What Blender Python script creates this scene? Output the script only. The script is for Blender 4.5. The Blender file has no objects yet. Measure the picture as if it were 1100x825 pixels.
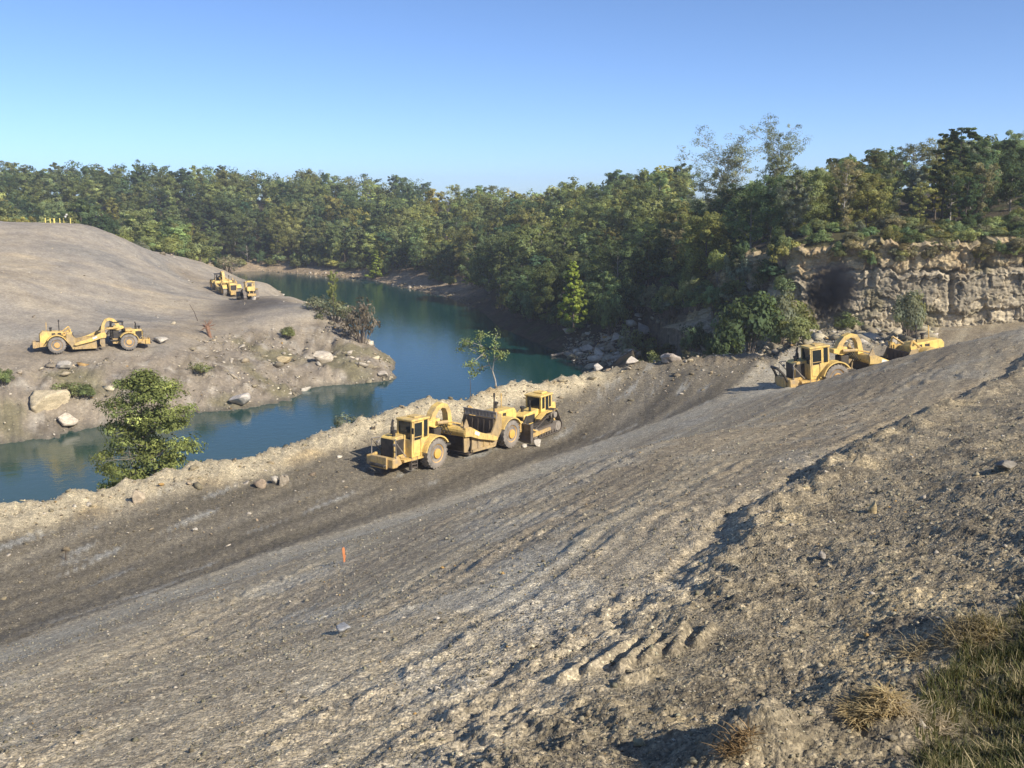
import bpy, bmesh, math, random
import numpy as np
from mathutils import Vector, Matrix

R = math.radians
SC = bpy.context.scene
COL = SC.collection

# ------------------------------------------------------------------ camera, sky, sun
EYE = 25.5                     # eye height above the lake (lake surface is z = 0)
PITCH = R(10.65)
FPX = 1050.0                   # focal length in pixels of the 1100 px wide photograph
cam = bpy.data.cameras.new('camera')
cam.sensor_width = 36.0
cam.lens = 36.0 * FPX / 1100.0
cam.clip_start = 0.2
cam.clip_end = 6000.0
camo = bpy.data.objects.new('camera', cam)
COL.objects.link(camo)
camo.location = (0, 0, EYE)
camo.rotation_euler = (R(90) - PITCH, 0, 0)
SC.camera = camo

SUN_EL = R(34.0)
SUN_H = Vector((0.77, -0.64, 0)).normalized()      # horizontal direction towards the sun
SUN_DIR = Vector((SUN_H.x * math.cos(SUN_EL), SUN_H.y * math.cos(SUN_EL), math.sin(SUN_EL)))
world = bpy.data.worlds.new('World')
SC.world = world
world.use_nodes = True
wn = world.node_tree.nodes
sky = wn.new('ShaderNodeTexSky')
sky.sky_type = 'NISHITA'
sky.sun_disc = False
sky.sun_elevation = SUN_EL
sky.sun_rotation = math.atan2(SUN_H.x, SUN_H.y)
sky.altitude = 200.0
sky.air_density = 0.5
sky.dust_density = 0.5
sky.ozone_density = 5.0
wn['Background'].inputs['Strength'].default_value = 0.14
world.node_tree.links.new(sky.outputs[0], wn['Background'].inputs[0])
sun = bpy.data.lights.new('sun', 'SUN')
sun.energy = 4.6
sun.angle = R(0.53)
sun.color = (1.0, 0.90, 0.76)
suno = bpy.data.objects.new('sun', sun)
suno.rotation_euler = SUN_DIR.to_track_quat('Z', 'Y').to_euler()
suno.location = (60, -60, 80)
COL.objects.link(suno)
SC.view_settings.view_transform = 'Standard'
SC.view_settings.look = 'None'
SC.view_settings.exposure = 0.5
SC.view_settings.gamma = 1.0
SC.view_settings.use_curve_mapping = False
SC.cycles.max_bounces = 6
SC.cycles.diffuse_bounces = 2
SC.cycles.glossy_bounces = 2
SC.cycles.transmission_bounces = 3
SC.cycles.volume_bounces = 0
SC.cycles.use_adaptive_sampling = True
SC.cycles.adaptive_threshold = 0.02

# ------------------------------------------------------------------ small helpers
def tag(o, label=None, cat=None, group=None, kind=None):
    if label: o['label'] = label
    if cat: o['category'] = cat
    if group: o['group'] = group
    if kind: o['kind'] = kind
    return o

def empty(name, loc=(0, 0, 0)):
    o = bpy.data.objects.new(name, None)
    o.location = loc
    o.empty_display_size = 0.3
    COL.objects.link(o)
    return o

def mesh_np(name, V, F, attrs=None, smooth=False):
    """Mesh data from numpy arrays; F is (n,3) or (n,4)."""
    V = np.ascontiguousarray(V, dtype=np.float32)
    F = np.ascontiguousarray(F, dtype=np.int32)
    me = bpy.data.meshes.new(name)
    me.vertices.add(len(V))
    me.vertices.foreach_set('co', V.ravel())
    k = F.shape[1]
    me.loops.add(F.size)
    me.loops.foreach_set('vertex_index', F.ravel())
    me.polygons.add(len(F))
    me.polygons.foreach_set('loop_start', np.arange(0, F.size, k, dtype=np.int32))
    if smooth:
        me.polygons.foreach_set('use_smooth', np.ones(len(F), dtype=bool))
    for an, (typ, data) in (attrs or {}).items():
        a = me.attributes.new(an, typ, 'POINT')
        if typ == 'FLOAT_COLOR':
            c = np.ones((len(V), 4), dtype=np.float32)
            c[:, :3] = data
            a.data.foreach_set('color', c.ravel())
        else:
            a.data.foreach_set('value', np.ascontiguousarray(data, dtype=np.float32))
    me.update(calc_edges=True)
    return me

def link(name, me, mat=None, parent=None):
    o = bpy.data.objects.new(name, me)
    if mat is not None and len(me.materials) == 0:
        me.materials.append(mat)
    if parent is not None:
        o.parent = parent
    COL.objects.link(o)
    return o

# gradient noise on numpy arrays
_rng = np.random.RandomState(7)
_PERM = np.concatenate([_rng.permutation(256)] * 3).astype(np.int32)
_ANG = np.arange(16) / 16.0 * 2 * np.pi
_GX, _GY = np.cos(_ANG), np.sin(_ANG)

def perlin(x, y, seed=0):
    x = np.asarray(x, float) + seed * 17.31
    y = np.asarray(y, float) + seed * 5.77
    xf, yf = np.floor(x), np.floor(y)
    xi = xf.astype(np.int64) & 255
    yi = yf.astype(np.int64) & 255
    fx, fy = x - xf, y - yf
    u = fx * fx * fx * (fx * (fx * 6 - 15) + 10)
    v = fy * fy * fy * (fy * (fy * 6 - 15) + 10)
    def g(ix, iy, dx, dy):
        h = _PERM[_PERM[ix] + iy] & 15
        return _GX[h] * dx + _GY[h] * dy
    x1, y1 = (xi + 1) & 255, (yi + 1) & 255
    a = g(xi, yi, fx, fy); b = g(x1, yi, fx - 1, fy)
    c = g(xi, y1, fx, fy - 1); d = g(x1, y1, fx - 1, fy - 1)
    return (a + (b - a) * u) + ((c + (d - c) * u) - (a + (b - a) * u)) * v

def fbm(x, y, octv=4, seed=0, gain=0.5, lac=2.03):
    s, a = 0.0, 1.0
    for i in range(octv):
        s = s + a * perlin(x, y, seed + i * 3)
        x, y, a = x * lac, y * lac, a * gain
    return s

def sstep(a, b, x):
    t = np.clip((x - a) / (b - a), 0, 1)
    return t * t * (3 - 2 * t)

def dist_poly(x, y, pts):
    d = np.full(np.shape(x), 1e9)
    for (a, b) in zip(pts[:-1], pts[1:]):
        bx, by = b[0] - a[0], b[1] - a[1]
        t = np.clip(((x - a[0]) * bx + (y - a[1]) * by) / (bx * bx + by * by), 0, 1)
        d = np.minimum(d, np.hypot(x - a[0] - t * bx, y - a[1] - t * by))
    return d

class TPS:
    def __init__(self, pts, lam=0.0):
        p = np.array(pts, float)
        self.p = p[:, :2]
        n = len(p)
        self.sc = 50.0
        A = np.zeros((n + 3, n + 3))
        A[:n, :n] = self.k(self.p, self.p) + lam * np.eye(n)
        A[:n, n] = 1; A[:n, n + 1:] = self.p / self.sc
        A[n:, :n] = A[:n, n:].T
        b = np.zeros(n + 3); b[:n] = p[:, 2]
        self.w = np.linalg.solve(A, b)
    def k(self, a, b):
        d2 = ((a[:, None, 0] - b[None, :, 0]) ** 2 + (a[:, None, 1] - b[None, :, 1]) ** 2) / self.sc ** 2
        return 0.5 * d2 * np.log(d2 + 1e-12)
    def __call__(self, x, y):
        x = np.asarray(x, float); sh = x.shape
        q = np.stack([x.ravel(), np.asarray(y, float).ravel()], 1)
        out = np.empty(len(q))
        n = len(self.p)
        for i in range(0, len(q), 40000):
            s = q[i:i + 40000]
            out[i:i + 40000] = self.k(s, self.p) @ self.w[:n] + self.w[n] + (s / self.sc) @ self.w[n + 1:]
        return out.reshape(sh)

SP, CP = math.sin(PITCH), math.cos(PITCH)
def ray(px, py):
    a = (px - 550.0) / FPX; b = (412.5 - py) / FPX
    return a, CP + b * SP, -SP + b * CP
def P(px, py, d):
    """World point on the sight line of a photo pixel at a ground distance d ahead."""
    x, y, z = ray(px, py)
    return (x / y * d, d, EYE + z / y * d)
def U(px, py=412.5):
    x, y, z = ray(px, py)
    return x / y
def Wp(px, py, z=0.0):
    x, y, dz = ray(px, py)
    d = (z - EYE) * y / dz
    return (x / y * d, d, z)

# ------------------------------------------------------------------ the lie of the land
E = EYE
near_pts = [P(*q) for q in [
    (0, 825, 10), (0, 760, 14.7), (0, 720, 21.6), (0, 694, 33.5),
    (182, 633, 40.2), (364, 571, 49.5), (514, 529, 57.0), (605, 489, 64.5), (677, 464, 70), (780, 425, 78),
    (370, 825, 8.5), (370, 677, 15.5), (370, 593, 30), (200, 700, 20.5), (200, 825, 9.2),
    (550, 825, 7.5), (690, 700, 10.6), (690, 560, 19), (690, 480, 35), (560, 600, 19.0),
    (1000, 825, 6.7), (1000, 600, 12.7), (1000, 450, 29), (850, 825, 7.1), (850, 560, 17.3), (850, 470, 32),
    (1100, 825, 6.4), (1100, 600, 11.8), (1100, 440, 27),
    (0, 620, 45), (0, 580, 49), (182, 575, 50.4), (182, 540, 55.6), (364, 520, 61), (467, 503, 65), (549, 482, 71.8),
    (590, 467, 77), (640, 440, 82), (640, 425, 86.5), (720, 410, 87), (800, 405, 85.6), (430, 485, 68), (300, 520, 60.5),
    (0, 540, 54), (100, 527, 57), (200, 500, 62), (270, 488, 65), (340, 465, 70), (400, 445, 74), (450, 432, 77),
    (520, 420, 82), (600, 403, 89), (640, 397, 92.5), (720, 385, 95), (800, 380, 94), (835, 383, 92),
    (850, 416, 76), (900, 408, 70), (950, 392, 69), (1000, 378, 67), (1050, 366, 64), (1100, 354, 60), (1200, 330, 55),
]]
near_pts += [(24.2, 76, E - 14.9), (33.5, 79, E - 13.9), (44, 83, E - 12.8), (55, 85, E - 11.5), (30, 92, E - 15),
             (25, 100, E - 15.3), (45, 97, E - 14.4), (70, 90, E - 11), (25, 115, E - 16), (42, 116, E - 15.6), (60, 116, E - 14.5), (85, 112, E - 11),
             (0, 2, E - 1.75), (3, 2, E - 1.5), (-3, 2, E - 3.1), (0, 0, E - 1.6), (6, 4, E - 1.8), (10, 10, E - 2.6), (14, 5, E - 2.4), (22, 12, E - 3.4), (-16, 3, E - 9.5),
             (-45, 34, E - 17.6), (-34, 42.5, E - 17.3), (-22, 20, E - 15.6), (-14, 10, E - 9.5), (30, 30, E - 5)]
NEAR = TPS(near_pts, 0.0004)

# crest of the loose earth bank along the lake edge of the bench (as u = x/y -> distance)
_cr = [(-1.1, 35.5), (-0.8, 43.5)] + [(U(a, b), c) for a, b, c in
      [(0, 540, 54), (100, 527, 57), (200, 500, 62), (270, 488, 65), (340, 465, 70), (400, 445, 74), (450, 432, 77),
       (520, 420, 82), (600, 403, 89), (640, 397, 92.5), (720, 385, 95), (800, 380, 94), (835, 383, 92)]] + [(0.32, 140), (2, 140)]
CR_U = [c[0] for c in _cr]; CR_D = [c[1] for c in _cr]

def Wsh(px, py):
    return Wp(px, py)
hill_pts = []
for px, py in [(-200, 505), (-90, 490), (0, 478), (60, 470), (110, 458), (200, 445), (255, 440), (320, 425), (380, 413), (425, 404)]:
    x, y, z = Wsh(px, py)
    hill_pts.append((x, y, 0.0))
    hill_pts.append((x * .93, y * .93, -3.2))
hill_pts += [P(*q) for q in [
    (-120, 405, 110), (0, 400, 113), (62, 381, 122), (133, 370, 128), (200, 358, 140), (250, 335, 165), (290, 319, 184), (265, 322, 184), (244, 316, 191), (232, 309, 200), (214, 303, 208),
    (290, 385, 141), (350, 380, 146), (30, 395, 116), (150, 385, 124), (150, 420, 113),
    (400, 375, 151), (370, 345, 168), (330, 325, 190), (290, 306, 212), (240, 291, 240), (200, 280, 265),
    (0, 238, 205), (60, 240, 205), (100, 243, 207), (130, 255, 212), (170, 272, 225), (-60, 236, 205), (-150, 232, 205), (-260, 230, 200),
    (0, 300, 150), (60, 320, 150), (100, 280, 180), (160, 310, 175), (200, 322, 172), (-150, 300, 150), (60, 275, 178), (20, 350, 132), (-80, 360, 126), (110, 335, 150)]]
for px, py, d in [(425, 404, 145), (400, 375, 163), (370, 345, 182), (330, 325, 205), (290, 306, 228)]:
    x, y, z = P(px, py, d)
    hill_pts.append((x + 3, y, -2.6))
hill_pts += [(-20, 170, -10), (-20, 130, -10), (-15, 110, -10), (-40, 255, -10), (-40, 220, -9), (-60, 270, -3), (-30, 95, -9), (-75, 68, -9),
             (-110, 240, 12), (-150, 250, 13), (-70, 300, 0), (-120, 320, 0), (-200, 300, 6), (-40, 330, -10)]
HILL = TPS(hill_pts, 0.0008)

_cl = [(690, 158), (760, 140), (850, 125), (940, 121), (1020, 119.5), (1100, 118), (1300, 116), (1600, 114)]
CL_U = [U(a) for a, b in _cl]; CL_D = [b for a, b in _cl]
far_pts = [(x, y, 0.0) for x, y, z in [Wp(280, 291.5), Wp(370, 298), Wp(430, 308), Wp(480, 319), Wp(520, 336), Wp(560, 361), Wp(600, 377), Wp(625, 392)]]
far_pts += [(-120, 352, 1.5), (-150, 330, 4.5), (-118, 290, 8.0), (-100, 278, 7.0), (-160, 290, 8.0)]
far_pts += [P(*q) for q in [(640, 366, 160), (690, 372, 150), (690, 325, 160), (760, 300, 141), (850, 274, 126), (940, 265, 122), (1020, 263, 120.5), (1100, 257, 119), (1300, 252, 117),
                            (760, 395, 120), (700, 392, 125)]]
far_pts += [(x, y, E + z) for x, y, z in [
    (100, 200, 0.5), (150, 150, 1), (60, 250, -3), (20, 300, -9), (40, 400, -7), (0, 420, -9), (-60, 450, -6), (-150, 430, -2), (-220, 400, -2),
    (-250, 300, -8), (-300, 450, 1), (100, 500, -5), (-100, 600, -3), (300, 600, -4), (-500, 600, -2), (25, 195, -14), (45, 200, -8), (20, 225, -14),
    (42, 240, -7), (10, 270, -15), (0, 300, -16), (-10, 320, -15), (-60, 360, -19), (-60, 400, -12), (-110, 385, -15), (-150, 370, -12), (35, 165, -10), (55, 140, -4), (80, 135, -2), (110, 128, -1),
    (50, 170, -4), (70, 160, -1)]]
far_pts += [(-60, 300, -4), (-40, 250, -5), (-20, 200, -5), (-6, 160, -4), (-90, 320, -2.0), (5, 135, -3), (-5, 110, -6), (-40, 140, -8), (-90, 180, -8), (-100, 120, -8), (-60, 80, -8)]
FAR = TPS(far_pts, 0.0008)

TD = np.array([0.46, 0.888])     # the machines' direction of travel along the graded slope
WR_W = [0, 8, 10, 17.5, 33.7, 47.5, 62, 90]
WR_V = [-4.2, -4.2, -4.1, -4.3, -2.4, 0.3, 4.0, 12.0]

def seg_ridge(x, y, a, b, rad, h):
    ax, ay = a[0], a[1]; bx, by = b[0] - a[0], b[1] - a[1]
    t = np.clip(((x - ax) * bx + (y - ay) * by) / (bx * bx + by * by), 0, 1)
    d2 = (x - ax - t * bx) ** 2 + (y - ay - t * by) ** 2
    return h * np.exp(-d2 / rad ** 2)

def terrain(x, y, full=True):
    """Height of the land and what it is made of (0 near ground, 1 dirt hill, 2 hillside)."""
    x = np.asarray(x, float); y = np.asarray(y, float)
    u = x / np.maximum(y, 0.5)
    # near ground
    dc = np.interp(u, CR_U, CR_D)
    dc = dc + 1.2 * perlin(u * 18, u * 0 + 3.3, 5) + 0.6 * perlin(u * 55, u * 0 + 1.3, 6)
    over = np.maximum(0, y - dc)
    zn = NEAR(x, np.minimum(y, dc + 3) if False else y * 1.0)
    zc = NEAR(u * dc, dc)
    floor_ = np.interp(u, [0.03, 0.13, 0.2, 0.28], [-12, 0.8, 4.5, 8.0])
    drop = np.maximum(zc - over * 0.62 - 0.02 * over ** 2, floor_)
    zn = np.where(y > dc, np.minimum(drop, zc), zn)
    v = x * TD[1] - y * TD[0]; w = x * TD[0] + y * TD[1]
    wob = 0.55 * perlin(w * 0.22, w * 0 + 0.5, 21) + 0.25 * perlin(w * 0.9, w * 0 + 2.5, 22)
    v0 = np.interp(w, WR_W, WR_V) + wob
    toe = np.interp(w, [15, 22, 33, 55, 62, 75], [-32, -31.5, -31.3, -28.5, -26.5, -20.7])
    near_ok = sstep(140, 90, y)
    graded = sstep(0.3, -0.6, v - v0) * sstep(-0.8, 0.8, v - toe)
    rough = sstep(-0.3, 0.7, v - v0)
    bench = sstep(0.8, -0.8, v - toe) * sstep(-1.5, -4.5, y - dc)
    berm = sstep(-5.5, -2.0, y - dc + 0.8 * fbm(x * .35, y * .35, 2, 31)) * sstep(0.33, 0.27, u)
    dz = 0.0
    if full:
        f1 = fbm(v * 1.1, w * 0.07, 3, 41)
        f2 = fbm(v * 3.4, w * 0.33, 3, 43)
        cl = fbm(x * 2.6, y * 2.6, 4, 45, 0.6)
        cl2 = fbm(x * 7.5, y * 7.5, 3, 49, 0.6)
        cl3 = np.abs(fbm(x * 13.0, y * 13.0, 2, 50, 0.7))
        lump = fbm(x * 0.8, y * 0.8, 4, 47)
        patch = sstep(-0.25, 0.35, fbm(x * 0.22, y * 0.22, 2, 52))
        dz = graded * (0.032 * f1 + 0.018 * f2 + (0.010 + 0.034 * patch) * cl + (0.012 + 0.018 * patch) * cl2 + 0.022 * cl3)
        for k in range(16):
            c = v - v0 + 1.6 + 1.75 * k + 0.5 * perlin(w * 0.07, w * 0 + k * 1.7, 160 + k)
            on = sstep(-0.1, 0.15, perlin(w * 0.06 + k * 3.7, w * 0 + k * 2.1, 180 + k))
            for s_ in (-0.32, 0.32):
                dz = dz - graded * on * 0.035 * np.exp(-((c - s_) / 0.16) ** 2)
            dz = dz + graded * on * 0.035 * np.exp(-((c - 0.75) / 0.14) ** 2) * (1 + 1.2 * cl)
        for k, (vv, hh, wd) in enumerate([(-2.2, .14, .16), (-3.6, .10, .2), (-5.5, .13, .18), (-8.4, .12, .22), (-11.5, .15, .22), (-15, .13, .3), (-19, .15, .3), (-23.5, .14, .35)]):
            c = v - v0 - vv - 0.35 * perlin(w * 0.15, w * 0 + k, 60 + k)
            on = sstep(-0.05, 0.25, perlin(w * 0.16 + k * 7, w * 0 + k * 3.1, 70 + k))
            dz = dz + graded * on * 0.45 * hh * np.exp(-(c / wd) ** 2) * (1 + 1.1 * cl)
            dz = dz - graded * on * 0.35 * hh * np.exp(-((c + 2.0 * wd) / (1.3 * wd)) ** 2)
        dz = dz + 0.21 * np.exp(-((v - v0 - 0.5) / 0.7) ** 2) * (1 + 0.9 * lump) * sstep(9, 18, w) + 0.10 * np.exp(-((v - v0) / 0.8) ** 2) * cl
        dz = dz - 0.11 * np.exp(-((v - v0 + 0.55) / 0.35) ** 2) * sstep(9, 16, w)
        lugm = 0.0
        for a, b in LUG:
            lugm = np.maximum(lugm, seg_ridge(x, y, a, b, 0.45, 1.0))
        dz = dz * (1 - 0.75 * lugm)
        dz = dz + rough * (1 - 0.8 * lugm) * (0.13 * lump + 0.035 * np.abs(cl) + 0.025 * cl + 0.03 * cl2 + 0.03 * cl3)
        dz = dz + bench * (0.16 * fbm(v * 0.75, w * 0.05, 3, 81) + 0.07 * fbm(v * 2.5, w * .4, 3, 83) + 0.07 * cl + 0.03 * cl2)
        dz = dz + berm * (0.45 * fbm(x * 0.45, y * 0.45, 3, 85) + 0.22 * np.abs(fbm(x * 1.3, y * 1.3, 3, 87)) + 0.08 * cl)
        # lug marks a tyre left in the soft shoulder
        for a, b in LUG:
            dz = dz + seg_ridge(x, y, a, b, 0.07, 0.12) * (1 + 0.15 * cl)
        for (cx, cy, rr, hh) in MOUNDS:
            dz = dz + hh * np.exp(-((x - cx) ** 2 + (y - cy) ** 2) / rr ** 2) * (1 + 0.5 * lump)
        zn = zn + dz * near_ok
    # dirt hill
    zh = np.where((x < 12) & (y > 60) & (y < 300), HILL(x, np.clip(y, 60, 300)) - 0.4 * np.maximum(0, y - 262), -10.0)
    if full:
        nh = fbm(x * 0.09, y * 0.09, 3, 101)
        bank = sstep(6.6, 4.8, zh) * sstep(-2, 0.5, zh)
        zh = zh + 0.35 * nh + 0.10 * fbm(x * .5, y * .5, 3, 103) + bank * (0.9 * np.abs(fbm(x * 0.26, y * 0.26, 4, 105, .6)) - 0.25 + 0.55 * np.abs(fbm(x * 0.9, y * 0.9, 3, 107, .65)))
        gul = np.abs(perlin(x * 0.23 + y * 0.05, y * 0.03, 110))
        zh = zh - bank * 0.4 * np.exp(-(gul / 0.09) ** 2) * sstep(-.1, .3, fbm(x * .1, y * .1, 2, 111))
    # wooded far side
    dcl = np.interp(u, CL_U, CL_D)
    cut = np.maximum(0, dcl + 2.2 * sstep(0.17, 0.21, u) - y) * sstep(0.125, 0.2, u)
    zf = FAR(x, y) - 22.0 * cut
    zf = np.where(y > 650, np.minimum(zf, E + 0), zf)
    zf = np.where(y > 60, zf, -20.0)
    if full:
        zf = zf + 0.9 * fbm(x * 0.06, y * 0.06, 3, 121) * sstep(0.5, 4, zf) + 0.5 * np.abs(fbm(x * .35, y * .35, 3, 123)) * sstep(-1.5, 1, zf)
    near_z = np.where(y < 140, zn, -20.0)
    z = np.maximum(np.maximum(near_z, zh), zf)
    reg = np.where(near_z >= np.maximum(zh, zf), 0, np.where(zh > zf, 1, 2))
    return z, reg, dict(graded=graded, rough=rough, bench=bench, berm=berm, v=v, w=w, toe=toe, v0=v0, dc=dc, u=u)

LUG = []
MOUNDS = [(P(905, 765, 7.4)[0], 7.4, 0.62, 0.55), (P(800, 815, 7.1)[0], 7.1, 0.45, 0.42), (P(955, 700, 8.6)[0], 8.6, 0.6, 0.25), (P(1040, 665, 9.5)[0], 9.5, 0.5, 0.28)]

def H(x, y):
    z, r, m = terrain(np.atleast_1d(np.asarray(x, float)), np.atleast_1d(np.asarray(y, float)))
    return z if np.ndim(x) else float(z[0])

_DD = np.concatenate([np.arange(4, 40, 0.05), np.arange(40, 130, 0.2), np.arange(130, 420, 0.6)])
def G(px, py, dmin=0.0):
    """Where the sight line of a photo pixel meets the land."""
    x, y, dz = ray(px, py)
    X = x / y * _DD; Z = EYE + dz / y * _DD
    z, r, m = terrain(X, _DD)
    z = np.maximum(z, 0.0)
    ok = np.where((Z <= z) & (_DD > dmin))[0]
    i = ok[0] if len(ok) else len(_DD) - 1
    return (X[i], _DD[i], z[i])

LUG = [(G(*a_), G(*b_)) for a_, b_ in [((602, 738), (628, 716)), ((632, 724), (682, 690)), ((666, 718), (706, 683)), ((692, 714), (732, 680)), ((722, 704), (738, 677)), ((748, 694), (764, 672)), ((668, 742), (706, 722))]]
# ------------------------------------------------------------------ material helpers
def new_mat(name):
    m = bpy.data.materials.new(name)
    m.use_nodes = True
    nt = m.node_tree
    b = nt.nodes['Principled BSDF']
    return m, nt, b

def nd(nt, typ, **kw):
    n = nt.nodes.new(typ)
    for k, v in kw.items():
        setattr(n, k, v)
    return n

def lk(nt, a, b):
    nt.links.new(a, b)

def noise(nt, vec, scale, detail=4.0, rough=0.55):
    n = nd(nt, 'ShaderNodeTexNoise')
    n.inputs['Scale'].default_value = scale
    n.inputs['Detail'].default_value = detail
    n.inputs['Roughness'].default_value = rough
    if vec is not None:
        lk(nt, vec, n.inputs['Vector'])
    return n.outputs['Fac']

def ramp(nt, fac, stops):
    n = nd(nt, 'ShaderNodeValToRGB')
    cr = n.color_ramp
    cr.elements[0].position = stops[0][0]; cr.elements[0].color = (*stops[0][1], 1)
    cr.elements[1].position = stops[-1][0]; cr.elements[1].color = (*stops[-1][1], 1)
    for p, c in stops[1:-1]:
        e = cr.elements.new(p); e.color = (*c, 1)
    lk(nt, fac, n.inputs['Fac'])
    return n.outputs['Color']

def mixc(nt, a, b, fac, mode='MIX'):
    n = nd(nt, 'ShaderNodeMix', data_type='RGBA', blend_type=mode)
    def put(s, val):
        if hasattr(val, 'is_linked') or hasattr(val, 'links'):
            lk(nt, val, s)
        elif isinstance(val, (int, float)):
            s.default_value = val
        else:
            s.default_value = (*val, 1)
    put(n.inputs[6], a); put(n.inputs[7], b)
    put(n.inputs[0], fac)
    return n.outputs[2]

def bump(nt, h, strength, dist, bsdf):
    n = nd(nt, 'ShaderNodeBump')
    n.inputs['Strength'].default_value = strength
    n.inputs['Distance'].default_value = dist
    lk(nt, h, n.inputs['Height'])
    lk(nt, n.outputs[0], bsdf.inputs['Normal'])

def soil_mat(name, fine=14.0, bumpd=0.05, contrast=1.0, grit=1.0):
    m, nt, b = new_mat(name)
    at = nd(nt, 'ShaderNodeAttribute', attribute_name='soil')
    tc = nd(nt, 'ShaderNodeTexCoord')
    v = tc.outputs['Object']
    n1 = noise(nt, v, fine, 6, 0.65)
    n2 = noise(nt, v, fine * 0.13, 5, 0.6)
    lo, hi = 1 - 0.42 * contrast, 1 + 0.42 * contrast
    r1 = ramp(nt, n1, [(0.3, (lo, lo, lo)), (0.7, (hi, hi, hi))])
    vo = nd(nt, 'ShaderNodeTexVoronoi'); vo.inputs['Scale'].default_value = fine * 1.6
    vo2 = nd(nt, 'ShaderNodeTexVoronoi'); vo2.inputs['Scale'].default_value = fine * 0.42
    lk(nt, v, vo.inputs['Vector']); lk(nt, v, vo2.inputs['Vector'])
    sp1 = nd(nt, 'ShaderNodeSeparateColor'); lk(nt, vo.outputs['Color'], sp1.inputs[0])
    sp2 = nd(nt, 'ShaderNodeSeparateColor'); lk(nt, vo2.outputs['Color'], sp2.inputs[0])
    def gg(v_): return tuple(1 + (c_ - 1) * grit for c_ in v_)
    q1 = ramp(nt, sp1.outputs[0], [(0.0, gg((.70, .70, .70))), (.85, gg((1.14, 1.14, 1.14))), (1.0, gg((1.7, 1.68, 1.6)))])
    q2 = ramp(nt, sp2.outputs[1], [(0.0, gg((.80, .80, .80))), (.9, gg((1.10, 1.10, 1.10))), (1.0, gg((1.35, 1.33, 1.28)))])
    r2 = ramp(nt, n2, [(0.3, (0.80, 0.80, 0.82)), (0.7, (1.18, 1.17, 1.13))])
    c = mixc(nt, at.outputs['Color'], r1, 1.0, 'MULTIPLY')
    c = mixc(nt, c, r2, 1.0, 'MULTIPLY')
    c = mixc(nt, c, q1, 1.0, 'MULTIPLY')
    c = mixc(nt, c, q2, 1.0, 'MULTIPLY')
    lk(nt, c, b.inputs['Base Color'])
    b.inputs['Roughness'].default_value = 0.95
    b.inputs['Specular IOR Level'].default_value = 0.15
    su = nd(nt, 'ShaderNodeMath', operation='MULTIPLY_ADD')
    lk(nt, vo.outputs['Distance'], su.inputs[0]); su.inputs[1].default_value = -0.45; lk(nt, n1, su.inputs[2])
    bump(nt, su.outputs[0], 0.9, bumpd, b)
    return m

def plain(name, col, rough=0.6, metal=0.0, var=0.25, scale=4.0, dirt=None, dirt_amt=0.4, spec=0.4, stain=0.0):
    """Painted or bare surface with blotchy wear, and dust gathered in patches."""
    m, nt, b = new_mat(name)
    tc = nd(nt, 'ShaderNodeTexCoord')
    n1 = noise(nt, tc.outputs['Object'], scale, 5, 0.6)
    lo = tuple(c * (1 - var) for c in col); hi = tuple(min(1, c * (1 + var)) for c in col)
    c = ramp(nt, n1, [(0.3, lo), (0.7, hi)])
    if dirt is not None:
        n2 = noise(nt, tc.outputs['Object'], scale * 0.45, 6, 0.7)
        f = ramp(nt, n2, [(0.42, (0, 0, 0)), (0.66, (dirt_amt,) * 3)])
        c = mixc(nt, c, dirt, f)
    if stain > 0:
        mp = nd(nt, 'ShaderNodeMapping'); mp.inputs['Scale'].default_value = (5.0, 5.0, 1.3)
        lk(nt, tc.outputs['Object'], mp.inputs['Vector'])
        n3 = noise(nt, mp.outputs[0], 1.0, 6, 0.75)
        f3 = ramp(nt, n3, [(0.50, (0, 0, 0)), (0.72, (stain,) * 3)])
        c = mixc(nt, c, (.055, .042, .028), f3)
    lk(nt, c, b.inputs['Base Color'])
    b.inputs['Roughness'].default_value = rough
    b.inputs['Metallic'].default_value = metal
    b.inputs['Specular IOR Level'].default_value = spec
    bump(nt, n1, 0.25, 0.02, b)
    return m

# ------------------------------------------------------------------ the ground sheet
uu = np.concatenate([np.linspace(-3.2, -1.1, 14)[:-1], np.linspace(-1.1, -0.62, 25)[:-1], np.linspace(-0.62, 0.62, 530), np.linspace(0.62, 1.1, 25)[1:], np.linspace(1.1, 3.2, 20)[1:]])
ds = [0.5, 0.7, 0.95, 1.2]
while ds[-1] < 108:
    ds.append(ds[-1] + max(0.017, 0.0262 * (ds[-1] / 8) ** 1.6))
while ds[-1] < 420:
    ds.append(ds[-1] + 0.5 * (ds[-1] / 100) ** 1.5)
while ds[-1] < 1500:
    ds.append(ds[-1] * 1.06)
dd = np.array(ds)
GU, GD = np.meshgrid(uu, dd)
GX_, GY_ = GU * GD, GD
GZ, GREG, GM = terrain(GX_, GY_)
nr, nc = GZ.shape

def ccol(*c): return np.array(c)
x, y = GX_, GY_
v, w = GM['v'], GM['w']
st1 = fbm(v * 0.55, w * 0.035, 4, 201)
st2 = fbm(v * 2.2, w * 0.12, 3, 203)
pt = fbm(x * 0.25, y * 0.25, 4, 205)
pt2 = fbm(x * 0.9, y * 0.9, 3, 207)
def lerp(a, b, t): return a + (b - a) * t[..., None]
g = np.ones(GZ.shape + (3,)) * ccol(.270, .228, .175)
g = lerp(g, ccol(.335, .285, .215), sstep(0.05, 0.6, st1 + .4 * st2))
g = lerp(g, ccol(.205, .172, .135), sstep(0.05, 0.6, -st1 + .3 * st2) * 0.65)
g = lerp(g, ccol(.32, .30, .27), sstep(0.05, .4, pt) * .45)
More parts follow.
